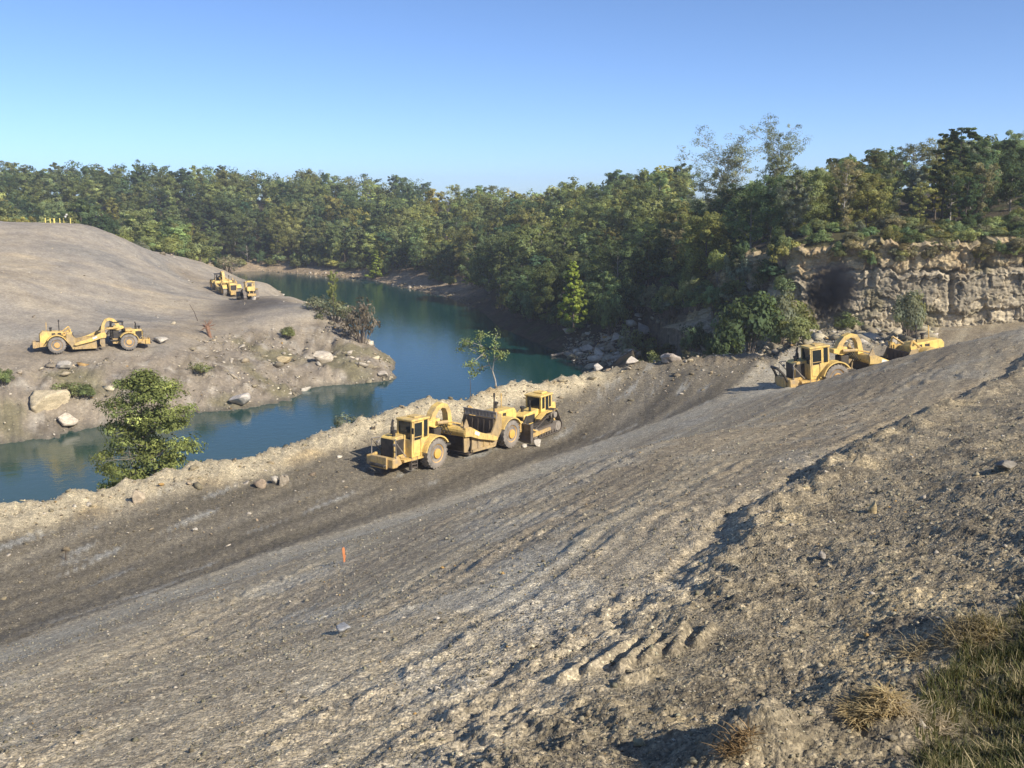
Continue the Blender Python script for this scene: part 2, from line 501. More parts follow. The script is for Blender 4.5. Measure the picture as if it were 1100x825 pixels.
# paler grey strip along the toe of the graded slope
toe_strip = np.exp(-((v - GM['toe'] - 3.0) / 3.0) ** 2)
g = lerp(g, ccol(.30, .275, .235), toe_strip * 0.6)
rg = lerp(np.ones_like(g) * ccol(.27, .228, .172), ccol(.36, .295, .205), sstep(0, .45, pt + .5 * pt2))
rg = lerp(rg, ccol(.16, .135, .105), sstep(.05, .5, -pt2 + .3 * pt) * .7)
g = g * ccol(1.37, 1.33, 1.27)
g = g * (1 + .10 * sstep(26, 10, w) * sstep(-2, -6, v))[..., None]
dkb = .8 * sstep(15, 28, w) * sstep(-17, -8, v) * (1 - .35 * sstep(0.0, .5, st1))
g = lerp(g, g * ccol(.76, .725, .68), dkb)
rg = rg * ccol(1.04, 1.0, .94)
g = lerp(g, rg, GM['rough'])
bn = np.ones_like(g) * ccol(.158, .132, .100)
bs = fbm(v * 0.5, w * 0.05, 4, 211)
bn = lerp(bn, ccol(.185, .158, .125), sstep(0.0, .5, bs))
bn = lerp(bn, ccol(.115, .097, .075), sstep(0.05, .5, -bs))
bn = lerp(bn, ccol(.30, .285, .265), sstep(.32, .55, fbm(v * .9, w * .14, 3, 213)) * .7)
g = lerp(g, bn, sstep(0.4, -0.9, v - GM['toe'] + .5 * st1) * (1 - GM['rough']))
bm = lerp(np.ones_like(g) * ccol(.50, .41, .285), ccol(.40, .325, .225), sstep(0, .5, pt2))
bm = lerp(bm, ccol(.44, .31, .16), sstep(.25, .5, fbm(x * .2, y * .2, 2, 217)) * .6)
bmf = np.clip(GM['berm'] * sstep(0.14, 0.06, GU) + GM['berm'] * 0.12, 0, 1)
g = lerp(g, bm, bmf)
g = lerp(g, ccol(.22, .175, .125), GM['berm'] * sstep(0.12, 0.2, GU) * .8)
# grass patch soil
def grass_mask(x, y):
    u = x / np.maximum(y, .5)
    # edge of the turf, seen from (1000,825) up to (1050,665)
    e = np.interp(y, [2, 6.5, 8.2, 9.4, 10.2], [0.43, .447, .462, .49, .62]) + 0.02 * fbm(x * 2, y * 2, 2, 231)
    return sstep(-0.012, 0.025, u - e) * sstep(10.3, 9.2, y)
gm_ = grass_mask(x, y)
g = lerp(g, ccol(.085, .075, .045), gm_ * .85)
# dirt hill
hl = np.ones_like(g) * ccol(.375, .325, .260)
hs = fbm(x * .05 + y * .02, y * .05, 4, 221)
hl = lerp(hl, ccol(.43, .36, .265), sstep(0, .45, hs))
hl = lerp(hl, ccol(.30, .272, .232), sstep(0.0, .5, -hs))
bk = sstep(6.7, 5.4, GZ + .6 * fbm(x * .2, y * .2, 2, 222))
hl = lerp(hl, ccol(.30, .25, .19), bk)
hl = lerp(hl, ccol(.19, .155, .11), bk * sstep(0.0, .45, fbm(x * .35, y * .12, 4, 223)) * .8)
hl = lerp(hl, ccol(.42, .37, .30), bk * sstep(0.1, .45, fbm(x * .5, y * .4, 4, 226)) * .8)
hl = lerp(hl, ccol(.185, .165, .085), sstep(5.8, 5.0, GZ) * sstep(0.05, .35, fbm(x * .1, y * .1, 3, 225)) * .7)
hl = lerp(hl, ccol(.17, .15, .115), sstep(.55, .1, GZ))
ROAD = [P(-120, 398, 113)[:2], P(0, 391, 117)[:2], P(62, 381, 123)[:2], P(133, 369, 130)[:2], P(200, 358, 141)[:2], P(250, 338, 164)[:2], P(280, 325, 180)[:2], P(266, 318, 188)[:2], P(240, 311, 197)[:2], P(205, 300, 212)[:2]]
rdd = dist_poly(x, y, ROAD) + 1.5 * fbm(x * .1, y * .1, 3, 229)
hl = lerp(hl, ccol(.34, .285, .215), sstep(6.0, 3.0, rdd) * .8)
hl = lerp(hl, ccol(.27, .225, .17), sstep(3.2, 1.5, rdd) * (.45 + .4 * sstep(-.1, .3, fbm(x * .3, y * .3, 2, 230))))
ta = (x * .42 + y * -.907); tb = (x * .907 + y * .42)
hs2 = fbm(tb * .016, ta * .22, 4, 241)
hl = lerp(hl, hl * ccol(.84, .83, .82), sstep(.05, .5, hs2) * (1 - bk))
hl = lerp(hl, hl * ccol(1.14, 1.10, 1.02), sstep(.05, .5, -hs2) * (1 - bk))
# dark trodden curve of the haul road
rd = np.exp(-(((x + 45.0) / 7.0) ** 2 + ((y - 172) / 10.0) ** 2))
hl = lerp(hl, ccol(.135, .118, .10), np.clip(rd * 1.3, 0, .9))
fl = np.ones_like(g) * ccol(.075, .062, .042)
fl = lerp(fl, ccol(.055, .06, .028), sstep(0, .4, pt))
shore = sstep(4.2, 2.2, GZ + 1.2 * fbm(x * .12, y * .12, 3, 227))
fl = lerp(fl, ccol(.44, .345, .235), shore * .75 * sstep(235, 275, y))
hgt = np.ones_like(g)
g = g * ccol(1.08, 1.14, 1.12) * (1 + .18 * GM['bench'])[..., None]
hl = hl * ccol(.91, .94, .96)
soil = np.where((GREG == 0)[..., None], g, np.where((GREG == 1)[..., None], hl, fl))
# rocky cut below the cliff line
dclf = np.interp(GU, CL_U, CL_D)
face = sstep(0.13, 0.17, GU) * sstep(1.5, -0.5, GY_ - dclf) * (GREG == 2)
soil = lerp(soil, ccol(.27, .225, .165), face)

idx = np.arange(nr * nc).reshape(nr, nc)
Q = np.stack([idx[:-1, :-1], idx[:-1, 1:], idx[1:, 1:], idx[1:, :-1]], -1).reshape(-1, 4)
Vg = np.stack([GX_, GY_, GZ], -1).reshape(-1, 3)
fz = np.maximum.reduce([GZ[:-1, :-1], GZ[:-1, 1:], GZ[1:, 1:], GZ[1:, :-1]]).ravel()
freg = GREG[:-1, :-1].ravel()
M_SOIL = soil_mat('soil', 16.0, 0.045)
M_HILL = soil_mat('spoil', 2.6, 0.12, 0.45, 0.35)
M_FLOOR = soil_mat('leaf_litter', 1.2, 0.3, 0.8, .6)
for rid, nm, mt in [(0, 'ground', M_SOIL), (1, 'dirt_hill', M_HILL), (2, 'hillside', M_FLOOR)]:
    fsel = Q[(freg == rid) & (fz > -1.2)]
    uq, inv = np.unique(fsel, return_inverse=True)
    me = mesh_np(nm, Vg[uq], inv.reshape(-1, 4), {'soil': ('FLOAT_COLOR', soil.reshape(-1, 3)[uq])}, smooth=True)
    tag(link(nm, me, mt), kind='structure')

# ------------------------------------------------------------------ lake
def water_mat():
    m, nt, b = new_mat('lake_water')
    tc = nd(nt, 'ShaderNodeTexCoord')
    n2 = noise(nt, tc.outputs['Object'], 0.02, 2, .5)
    c = ramp(nt, n2, [(0.35, (0.006, 0.050, 0.050)), (0.65, (0.008, 0.058, 0.056))])
    # murkier, greener water in the shallow near arm
    sx = nd(nt, 'ShaderNodeSeparateXYZ'); lk(nt, tc.outputs['Object'], sx.inputs[0])
    mr = nd(nt, 'ShaderNodeMapRange'); mr.inputs['From Min'].default_value = 128; mr.inputs['From Max'].default_value = 88
    lk(nt, sx.outputs['Y'], mr.inputs['Value'])
    c = mixc(nt, c, (0.042, 0.080, 0.056), mr.outputs[0])
    lk(nt, c, b.inputs['Base Color'])
    b.inputs['Roughness'].default_value = 0.06
    b.inputs['IOR'].default_value = 1.333
    b.inputs['Specular IOR Level'].default_value = 0.33
    n1 = noise(nt, tc.outputs['Object'], 0.9, 4, .6)
    n3 = noise(nt, tc.outputs['Object'], 0.06, 2, .5)
    st = nd(nt, 'ShaderNodeBump')
    lk(nt, n1, st.inputs['Height'])
    st.inputs['Distance'].default_value = 0.06
    st.inputs['Strength'].default_value = 0.45
    lk(nt, st.outputs[0], b.inputs['Normal'])
    return m
wx = np.linspace(-420, 130, 56); wy = np.linspace(30, 470, 45)
WX, WY = np.meshgrid(wx, wy)
wi = np.arange(WX.size).reshape(WX.shape)
wq = np.stack([wi[:-1, :-1], wi[:-1, 1:], wi[1:, 1:], wi[1:, :-1]], -1).reshape(-1, 4)
tag(link('lake_water', mesh_np('lake_water', np.stack([WX, WY, WX * 0], -1).reshape(-1, 3), wq), water_mat()), kind='structure')
# ------------------------------------------------------------------ machine building
class MB:
    """Collects shapes into one bmesh; build() links them as one mesh object."""
    def __init__(self):
        self.bm = bmesh.new()
    def box(self, c, s, rot=None, bev=0.0):
        r = bmesh.ops.create_cube(self.bm, size=1.0)
        vs = r['verts']
        M = Matrix.Translation(Vector(c)) @ ((rot or Matrix.Identity(3)).to_4x4()) @ Matrix.Diagonal((s[0], s[1], s[2], 1))
        bmesh.ops.transform(self.bm, matrix=M, verts=vs)
        if bev > 0:
            es = list({e for v_ in vs for e in v_.link_edges})
            bmesh.ops.bevel(self.bm, geom=es, offset=bev, segments=1, affect='EDGES', profile=0.5)
        return self
    def prism(self, poly, y0, y1, bev=0.0):
        """Side outline in (x, z), extruded across y."""
        a = [self.bm.verts.new((p[0], y0, p[1])) for p in poly]
        b = [self.bm.verts.new((p[0], y1, p[1])) for p in poly]
        n = len(poly)
        fs = [self.bm.faces.new(a), self.bm.faces.new(b[::-1])]
        for i in range(n):
            fs.append(self.bm.faces.new((a[i], b[i], b[(i + 1) % n], a[(i + 1) % n])))
        bmesh.ops.recalc_face_normals(self.bm, faces=fs)
        if bev > 0:
            es = list({e for f in fs for e in f.edges})
            bmesh.ops.bevel(self.bm, geom=es, offset=bev, segments=1, affect='EDGES', profile=0.5)
        return self
    def tube(self, pts, r, n=8, r2=None):
        pts = [Vector(p) for p in pts]
        rings = []
        for i, p in enumerate(pts):
            d = (pts[min(i + 1, len(pts) - 1)] - pts[max(i - 1, 0)]).normalized()
            up = Vector((0, 0, 1)) if abs(d.z) < 0.9 else Vector((1, 0, 0))
            s = d.cross(up).normalized(); t = s.cross(d)
            rr = r if r2 is None else r + (r2 - r) * i / (len(pts) - 1)
            rings.append([self.bm.verts.new(p + (s * math.cos(a) + t * math.sin(a)) * rr) for a in [2 * math.pi * k / n for k in range(n)]])
        fs = []
        for i in range(len(rings) - 1):
            for k in range(n):
                fs.append(self.bm.faces.new((rings[i][k], rings[i][(k + 1) % n], rings[i + 1][(k + 1) % n], rings[i + 1][k])))
        fs.append(self.bm.faces.new(rings[0][::-1])); fs.append(self.bm.faces.new(rings[-1]))
        bmesh.ops.recalc_face_normals(self.bm, faces=fs)
        return self
    def lathe(self, prof, c, n=36):
        """Profile of (radius, y) turned about the y axis through c."""
        rings = []
        for r, y in prof:
            rings.append([self.bm.verts.new((c[0] + r * math.cos(2 * math.pi * k / n), c[1] + y, c[2] + r * math.sin(2 * math.pi * k / n))) for k in range(n)])
        fs = []
        for i in range(len(rings) - 1):
            for k in range(n):
                fs.append(self.bm.faces.new((rings[i][k], rings[i][(k + 1) % n], rings[i + 1][(k + 1) % n], rings[i + 1][k])))
        fs.append(self.bm.faces.new(rings[0])); fs.append(self.bm.faces.new(rings[-1][::-1]))
        bmesh.ops.recalc_face_normals(self.bm, faces=fs)
        return self
    def arch(self, c, r0, r1, a0, a1, y0, y1, n=12):
        """Curved band (fender) about the y axis between two radii and two angles in degrees."""
        o = [(c[0] + r1 * math.cos(R(a0 + (a1 - a0) * k / n)), c[1] + r1 * math.sin(R(a0 + (a1 - a0) * k / n))) for k in range(n + 1)]
        i = [(c[0] + r0 * math.cos(R(a0 + (a1 - a0) * k / n)), c[1] + r0 * math.sin(R(a0 + (a1 - a0) * k / n))) for k in range(n + 1)]
        for k in range(n):
            self.prism([i[k], o[k], o[k + 1], i[k + 1]], y0, y1)
        return self
    def build(self, name, mat, parent=None, smooth=False):
        me = bpy.data.meshes.new(name)
        self.bm.to_mesh(me); self.bm.free()
        if smooth:
            for p in me.polygons: p.use_smooth = True
            try: me.set_sharp_from_angle(angle=R(38))
            except Exception: pass
        return link(name, me, mat, parent)

DUST = (0.33, 0.27, 0.20)
M_YEL = plain('machine_yellow', (0.82, 0.58, 0.17), 0.55, 0, 0.16, 1.6, (.36, .28, .18), 0.7, stain=.55)
M_YEL2 = plain('machine_yellow_dusty', (0.66, 0.44, 0.14), 0.7, 0, 0.2, 1.8, DUST, 0.85, stain=.7)
M_RIM = plain('rim_yellow', (0.74, 0.42, 0.09), 0.6, 0, 0.2, 2.0, DUST, 0.6)
M_TYRE = plain('tyre_rubber', (0.20, 0.185, 0.165), 0.9, 0, 0.25, 2.5, (0.34, 0.30, 0.25), 0.8, 0.2)
M_DARK = plain('dark_steel', (0.030, 0.028, 0.026), 0.6, 0, 0.4, 3.0, (0.13, 0.11, 0.085), 0.5)
M_WORN = plain('worn_steel', (0.20, 0.18, 0.16), 0.5, 0.4, 0.3, 2.0, (0.24, 0.19, 0.14), 0.7)
M_RUST = plain('bowl_steel', (0.075, 0.060, 0.046), 0.75, 0.1, 0.4, 1.5, (0.16, 0.125, 0.09), 0.5)
M_BOWL = plain('bowl_dusty', (0.50, 0.36, 0.16), 0.8, 0, 0.2, 1.4, (.30, .245, .175), 0.95, stain=.7)
M_WHITE = plain('white_paint', (0.75, 0.73, 0.68), 0.6, 0, 0.1)
M_GREYST = plain('grey_steel', (0.34, 0.31, 0.27), 0.55, 0.2, 0.25, 2.0, (0.26, 0.21, 0.15), 0.5)
def glass_mat():
    m, nt, b = new_mat('cab_glass')
    b.inputs['Base Color'].default_value = (0.018, 0.024, 0.026, 1)
    b.inputs['Roughness'].default_value = 0.08
    b.inputs['Specular IOR Level'].default_value = 0.6
    return m
M_GLASS = glass_mat()

_tyre_cache = {}
def wheel(root, x, y, rad, wid, side):
    hub = MB().lathe([(0.34, -wid * .52), (0.34, wid * .52)], (0, 0, 0), 16).build('wheel', M_RIM, root)
    hub.location = (x, y, rad)
    key = (rad, wid)
    if key not in _tyre_cache:
        t = MB()
        h = wid / 2
        t.lathe([(rad * .58, -h * .80), (rad * .66, -h * .98), (rad * .86, -h * 1.0), (rad * .95, -h * .86), (rad * .965, -h * .5), (rad * .965, h * .5), (rad * .95, h * .86), (rad * .86, h * 1.0), (rad * .66, h * .98), (rad * .58, h * .80)], (0, 0, 0), 40)
        n = 22
        for k in range(n):
            for s in (-1, 1):
                a = 2 * math.pi * (k + (0.5 if s > 0 else 0)) / n
                rot = Matrix.Rotation(-a, 3, 'Y') @ Matrix.Rotation(R(22 * s), 3, 'X')
                p = Vector((math.cos(a) * rad * .975, s * h * .52, math.sin(a) * rad * .975))
                t.box(p, (rad * .06, h * .92, rad * .13), rot)
        o = t.build('tyre', M_TYRE, hub, True)
        _tyre_cache[key] = o
        r_ = MB()
        r_.lathe([(rad * .30, -h * .35), (rad * .36, -h * .45), (rad * .50, -h * .55), (rad * .585, -h * .86), (rad * .61, -h * .9), (rad * .61, h * .9), (rad * .585, h * .86), (rad * .50, h * .55), (rad * .36, h * .45), (rad * .30, h * .35)], (0, 0, 0), 32)
        for s in (-1, 1):
            r_.lathe([(0.16, s * h * .35), (0.15, s * h * .62), (0.05, s * h * .64)], (0, 0, 0), 16)
            for k in range(12):
                a = 2 * math.pi * k / 12
                r_.box((math.cos(a) * rad * .42, s * h * .52, math.sin(a) * rad * .42), (.05, .06, .05))
        rr = r_.build('rim', M_RIM, hub, True)
        _tyre_cache[(key, 'r')] = rr
    else:
        for o in (_tyre_cache[key], _tyre_cache[(key, 'r')]):
            c = o.copy(); c.parent = hub; COL.objects.link(c)
    return hub

def window_pane(parent, c, s, name='window'):
    return MB().box(c, s, None, 0.0).build(name, M_GLASS, parent)

def build_scraper(label, group, cab=True, bail_up=True, guard=True):
    """Twin-engine wheel tractor scraper; x ahead, y to its left, front axle at +4.2, rear axle at -4.3."""
    root = empty('wheel_scraper')
    tag(root, label, 'scraper', group)
    # tractor
    k0 = 0.0 if cab else -1.35            # the open ones have a shorter nose
    f = MB()
    f.prism([(2.3, .78), (7.3 + k0, .62), (7.5 + k0, .8), (7.5 + k0, 1.12), (5.3, 1.25), (2.3, 1.45)], -.72, .72, .03)
    f.box((4.2, 0, 1.05), (.6, 2.0, .6), None, .04)
    f.box((5.9 + k0 * .5, 1.05, .96), (2.4 + k0, .52, .16)); f.box((5.9 + k0 * .5, -1.05, .96), (2.4 + k0, .52, .16))
    f.build('tractor_frame', M_YEL2, root)
    hx = 7.35 + k0
    hd = MB().prism([(5.2 + k0 * .5, 1.2), (hx - .05, 1.1), (hx, 2.38), (hx - .2, 2.5), (5.2 + k0 * .5, 2.6)], -.64, .64, .05).build('hood', M_YEL, root)
    MB().prism([(hx, 1.15), (hx + .06, 1.15), (hx + .06, 2.35), (hx, 2.35)], -.55, .55).build('grille', M_DARK, hd)
    for s in (-1, 1):
        MB().box((hx - .5, s * .645, 1.78), (.8, .03, 1.05)).build('side_vent', M_DARK, hd)
    b_ = MB()
    b_.box((7.85 + k0, 0, .92), (.5, 2.5, .62), None, .06)
    b_.box((8.16 + k0, 0, .92), (.12, 1.5, .8), None, .03)
    for s in (-1, 1):
        b_.prism([(7.0 + k0, .75), (7.8 + k0, .55), (7.8 + k0, 1.25), (7.4 + k0, 1.35)], s * .98 - .09, s * .98 + .09, .02)
    b_.build('bumper', M_YEL2, root)
    bl = MB()
    if bail_up:
        for s in (-1, 1):
            bl.tube([(8.0, s * .8, .95), (8.35, s * .7, 1.7), (8.7, s * .45, 2.15)], .10, 8)
        bl.tube([(8.7, -.5, 2.15), (8.7, .5, 2.15)], .12, 8)
    else:
        for s in (-1, 1):
            bl.tube([(7.6 + k0, s * .8, .85), (8.3 + k0, s * .6, .75)], .10, 8)
        bl.tube([(8.3 + k0, -.65, .75), (8.3 + k0, .65, .75)], .12, 8)
    bl.build('bail', M_DARK, root)
    for s in (-1, 1):
        h = MB()
        h.tube([(7.7 + k0, s * 1.12, 1.2), (7.7 + k0, s * 1.12, 2.3), (6.75 + k0, s * 1.12, 1.2)], .04, 6)
        h.tube([(7.7 + k0, s * 1.12, 2.3), (7.3 + k0, s * .68, 2.4)], .04, 6)
        h.build('handrail', M_GREYST, root)
    st = MB()
    for k in range(3):
        st.box((6.1 + k0 * .6 + .02 * k, 1.2, .35 + .25 * k), (.55, .28, .05))
    st.box((5.82 + k0 * .6, 1.2, .65), (.04, .26, .9)); st.box((6.38 + k0 * .6, 1.2, .65), (.04, .26, .9))
    st.build('step', M_WORN, root)
    MB().tube([(6.55 + k0, -.3, 2.5), (6.55 + k0, -.3, 3.3), (6.47 + k0, -.3, 3.5)], .085, 10).tube([(6.55 + k0, -.3, 2.45), (6.55 + k0, -.3, 3.0)], .14, 10).build('exhaust_stack', M_DARK, root, True)
    MB().tube([(7.0 + k0, .25, 2.45), (7.0 + k0, .25, 2.8)], .12, 10).tube([(7.0 + k0, .25, 2.77), (7.0 + k0, .25, 2.91)], .19, 10).build('air_cleaner', M_DARK, root, True)
    for s in (-1, 1):
        MB().box((hx + .12, s * .78, 2.05), (.14, .22, .18), None, .03).build('headlight', M_GREYST, root)
    # operator's station
    x0, x1, y0, y1, z0, z1 = 4.62, 6.3, -.12, 1.26, 1.02, 3.58
    ym = (y0 + y1) / 2
    if cab:
        c = MB()
        c.box(((x0 + x1) / 2, ym, (z0 + 2.25) / 2 + .02), (x1 - x0, y1 - y0, 2.25 - z0), None, .03)
        for px_ in (x0 + .06, x1 - .06):
            for py_ in (y0 + .06, y1 - .06):
                c.box((px_, py_, 2.85), (.13, .13, 1.3))
        c.box((x0 + .56, y1 - .06, 2.85), (.10, .12, 1.3))
        c.box(((x0 + x1) / 2, ym, z1 - .02), (x1 - x0 + .16, y1 - y0 + .14, .17), None, .05)
        c.box((x0 + .7, ym, z1 + .10), (.7, .7, .10), None, .03)
        for k in range(3):
            c.box((x1 - .35, y1 + .005, 1.35 + .22 * k), (.34, .03, .03))
        cb = c.build('cab', M_YEL, root)
        window_pane(cb, (x1 - .05, ym, 2.86), (.03, y1 - y0 - .24, 1.16))
        window_pane(cb, (x0 + .05, ym, 2.86), (.03, y1 - y0 - .24, 1.16))
        window_pane(cb, (x0 + .31, y1 - .05, 2.9), (.40, .03, 1.08))
        window_pane(cb, ((x0 + x1) / 2, y0 + .05, 2.86), (x1 - x0 - .24, .03, 1.16))
        xd = x0 + 1.1
        d = MB()
        d.box((xd, y1 + .01, 1.75), (.90, .05, .92), None, .01)
        d.box((xd - .42, y1 + .012, 2.8), (.07, .05, 1.25)); d.box((xd + .42, y1 + .012, 2.8), (.07, .05, 1.25)); d.box((xd, y1 + .012, 3.42), (.9, .05, .09))
        d.build('door', M_YEL, cb)
        window_pane(cb, (xd, y1 + .0, 2.78), (.77, .03, 1.2))
        MB().box((xd, y1 + .045, 2.42), (.74, .02, .05)).build('door_handle', M_YEL2, cb)
        MB().tube([(x1 - .05, y1, 3.1), (x1 + .2, y1 + .22, 3.1)], .02, 5).box((x1 + .2, y1 + .25, 2.95), (.05, .2, .4), None, .01).build('mirror', M_DARK, cb)
    else:
        ox = 2.95
        c = MB()
        c.box((ox + .1, .45, 1.75), (1.7, 1.5, .7), None, .03)
        c.box((ox - .1, .45, 2.3), (.6, .6, .5), None, .08); c.box((ox - .36, .45, 2.75), (.16, .58, .7), None, .05)
        c.box((ox + .75, .45, 2.3), (.35, .9, .7), None, .05)
        c.tube([(ox + .6, .45, 2.5), (ox + .4, .45, 2.82)], .03, 6)
        c.lathe([(.2, -.015), (.22, 0), (.2, .015)], (ox + .36, .45, 2.86), 14)
        c.build('seat_station', M_DARK, root)
        r_ = MB()
        for py_ in (-.25, 1.15):
            r_.tube([(ox - .75, py_, 1.5), (ox - .7, py_, 3.35), (ox - .5, py_, 3.5)], .10, 6)
            r_.tube([(ox + .8, py_, 2.2), (ox + .7, py_, 3.45)], .05, 6)
        r_.box((ox, .45, 3.52), (1.65, 1.7, .10), None, .03)
        r_.build('roll_bar', M_DARK, root)
        MB().box((4.3, -.1, 2.5), (.9, 1.7, .36), None, .08).build('tank', M_YEL2, root)
    # wheels and fenders
    for s in (-1, 1):
        fn = MB()
        fn.arch((4.2, 1.05), 1.18, 1.27, 12, 148, s * 1.32 - .46, s * 1.32 + .46, 14)
        if cab:
            fn.prism([(5.36, 1.0), (5.5, 1.0), (5.5, 2.3), (4.75, 2.3), (5.1, 1.95), (5.3, 1.5)], s * 1.28 - .06, s * 1.28 + .06)
        fn.build('front_fender', M_YEL, root)
    for s in (-1, 1):
        fn = MB()
        fn.arch((-4.3, 1.05), 1.18, 1.27, 25, 150, s * 1.32 - .46, s * 1.32 + .46, 14)
        fn.prism([(-3.0, 1.55), (-2.75, 1.25), (-2.45, 2.7), (-3.1, 2.45)], s * 1.45 - .07, s * 1.45 + .07)
        fn.build('rear_fender', M_YEL, root)
    for xx in (4.2, -4.3):
        for s in (-1, 1):
            wheel(root, xx, s * 1.32, 1.05, .80, s)
    # hitch, gooseneck and cushion cylinders
    ht = MB()
    ht.box((2.75, 0, 1.6), (.75, .9, 1.6), None, .06)
    ht.tube([(2.6, 0, .7), (2.6, 0, 2.95)], .26, 12)
    for s in (-1, 1):
        ht.tube([(3.4, s * .75, 1.25), (2.0, s * .95, 1.25)], .10, 8)
    ht.build('hitch', M_DARK, root)
    gp = [(3.15, 2.85), (2.95, 3.35), (2.55, 3.78), (2.05, 3.95), (1.6, 3.80), (1.32, 3.35), (1.22, 2.75), (1.2, 2.3)]
    go = MB()
    wd = [.24, .21, .19, .18, .18, .19, .21, .26]
    def nrm(i):
        d = (Vector(gp[min(i + 1, len(gp) - 1)]) - Vector(gp[max(i - 1, 0)])).normalized()
        return Vector((-d.y, d.x))
    for i in range(len(gp) - 1):
        a, b = Vector(gp[i]), Vector(gp[i + 1])
        na, nb = nrm(i) * wd[i], nrm(i + 1) * wd[i + 1]
        go.prism([tuple(a - na), tuple(a + na), tuple(b + nb), tuple(b - nb)], -.26, .26)
    go.prism([(3.75, 2.72), (3.7, 3.02), (2.5, 3.1), (2.4, 2.6), (3.0, 2.45)], -.42, .42, .04)
    go.tube([(1.15, -1.78, 2.05), (1.15, 1.78, 2.05)], .36, 14)
    go.build('gooseneck', M_YEL, root)
    for s in (-1, 1):
        cy = MB()
        cy.tube([(3.0, s * .55, 2.85), (1.75, s * .6, 2.75)], .13, 8)
        cy.tube([(1.75, s * .6, 2.75), (.65, s * .75, 2.45)], .06, 8)
        cy.build('lift_cylinder', M_YEL2, root)
    ho = [[(2.6, (-0.5 + .25 * k) * .6, 2.0), (2.1, -0.5 + .25 * k, 2.3 + .1 * k), (1.6, (-0.5 + .25 * k) * 1.3, 1.85), (1.15, (-0.5 + .25 * k) * 1.5, 2.35)] for k in range(5)]
    for pth in ho:
        MB().tube(pth, .04, 5).build('hose', M_DARK, root)
    # bowl
    tz, tx = (2.75, -2.68) if guard else (2.35, -2.5)
    side = [(.35, .42), (.3, 1.66), (-.5, 1.62), (-1.3, 1.40), (-1.95, 1.34), (-2.3, 1.95), (tx, tz), (-3.15, tz), (-3.2, 1.5), (-2.75, .95), (-2.5, .42)]
    bw = MB()
    for s in (-1, 1):
        bw.prism(side, s * 1.5 - .06, s * 1.5 + .06)
        bw.prism([(.3, 1.66), (.3, 1.76), (-1.3, 1.52), (-2.0, 1.46), (-2.0, 1.36), (-1.3, 1.42), (-.5, 1.62)], s * 1.53 - .13, s * 1.53 + .13)
        for xx in (-.4, -1.1, -1.8):
            bw.box((xx, s * 1.585, .92), (.14, .05, .8))
        bw.box((-1.0, s * 1.6, .52), (2.6, .12, .2))
        bw.prism([(1.35, 2.0), (1.35, 2.5), (1.05, 2.95), (.85, 2.5), (.7, 1.0), (.95, .55), (1.3, .6)], s * 1.62 - .05, s * 1.62 + .05)
    bw.build('bowl', M_BOWL, root)
    MB().box((-1.2, 0, .46), (2.9, 2.86, .12)).build('bowl_floor', M_RUST, root)
    ez = 2.4 if guard else 2.1
    ej = MB().box((-2.35, 0, .5 + ez / 2 - .25), (.12, 2.84, ez - .4))
    for k in range(5):
        ej.box((-2.27, -1.1 + .55 * k, .5 + ez / 2 - .3), (.06, .10, ez - .6))
    ej.build('ejector', M_RUST, root)
    if guard:
        sg = MB().box((-2.55, 0, 2.72), (.14, 3.1, .40))
        for k in range(9):
            sg.box((-2.46, -1.36 + .34 * k, 2.72), (.06, .06, .40))
        sg.box((-2.48, 0, 2.93), (.12, 3.14, .06)); sg.box((-2.48, 0, 2.51), (.12, 3.14, .06))
        sg.build('spill_guard', M_GREYST, root)
    ap = [(.42, .36), (.75, .55), (.92, .95), (.85, 1.4), (.55, 1.75), (.47, 1.68), (.74, 1.36), (.8, .95), (.65, .62), (.4, .46)]
    MB().prism(ap, -1.42, 1.42).build('apron', M_RUST, root)
    MB().box((.32, 0, .30), (.5, 3.0, .09), Matrix.Rotation(R(12), 3, 'Y')).build('cutting_edge', M_WORN, root)
    for s in (-1, 1):
        da = MB()
        da.prism([(1.42, 2.4), (.85, 2.4), (-.3, 1.83), (-2.25, 1.22), (-2.35, .98), (-2.05, .92), (-.2, 1.35), (.85, 1.7), (1.45, 1.75)], s * 1.78 - .10, s * 1.78 + .10, .02)
        d = da.build('draft_arm', M_YEL, root)
        MB().box((.12, s * 1.888, 1.82), (.55, .012, .24), Matrix.Rotation(R(-24), 3, 'Y')).build('white_decal', M_WHITE, d)
    # rear engine module
    rf = MB()
    rf.prism([(-2.6, .9), (-6.3, .75), (-6.3, 1.35), (-2.6, 1.6)], -.72, .72, .03)
    rf.box((-4.3, 0, 1.05), (.6, 2.0, .6), None, .04)
    for s in (-1, 1):
        rf.prism([(-2.62, 1.2), (-2.62, min(tz, 3.0)), (-3.0, min(tz, 3.0)), (-3.6, 2.35), (-3.3, 2.1), (-3.0, 1.4)], s * 1.2 - .06, s * 1.2 + .06)
        # open triangular brace beside the ejector
        rf.tube([(-2.3, s * 1.3, 1.3), (-2.75, s * 1.3, 3.05)], .09, 6); rf.tube([(-2.75, s * 1.3, 3.05), (-3.7, s * 1.1, 2.3)], .09, 6)
    rf.build('rear_frame', M_YEL2, root)
    rh = MB().prism([(-3.3, 1.5), (-3.25, 2.35), (-3.6, 2.62), (-5.9, 2.72), (-6.2, 2.4), (-6.2, 1.3)], -.7, .7, .05).build('rear_hood', M_YEL, root)
    for s in (-1, 1):
        for xx in (-3.9, -4.6):
            MB().box((xx, s * .705, 2.3), (.42, .03, .36)).build('vent', M_DARK, rh)
    MB().prism([(-6.2, 1.45), (-6.25, 1.45), (-6.25, 2.4), (-6.2, 2.4)], -.55, .55).build('rear_grille', M_DARK, rh)
    pb = MB()
    pb.box((-6.85, 0, 1.05), (.4, 1.5, .85), None, .05)
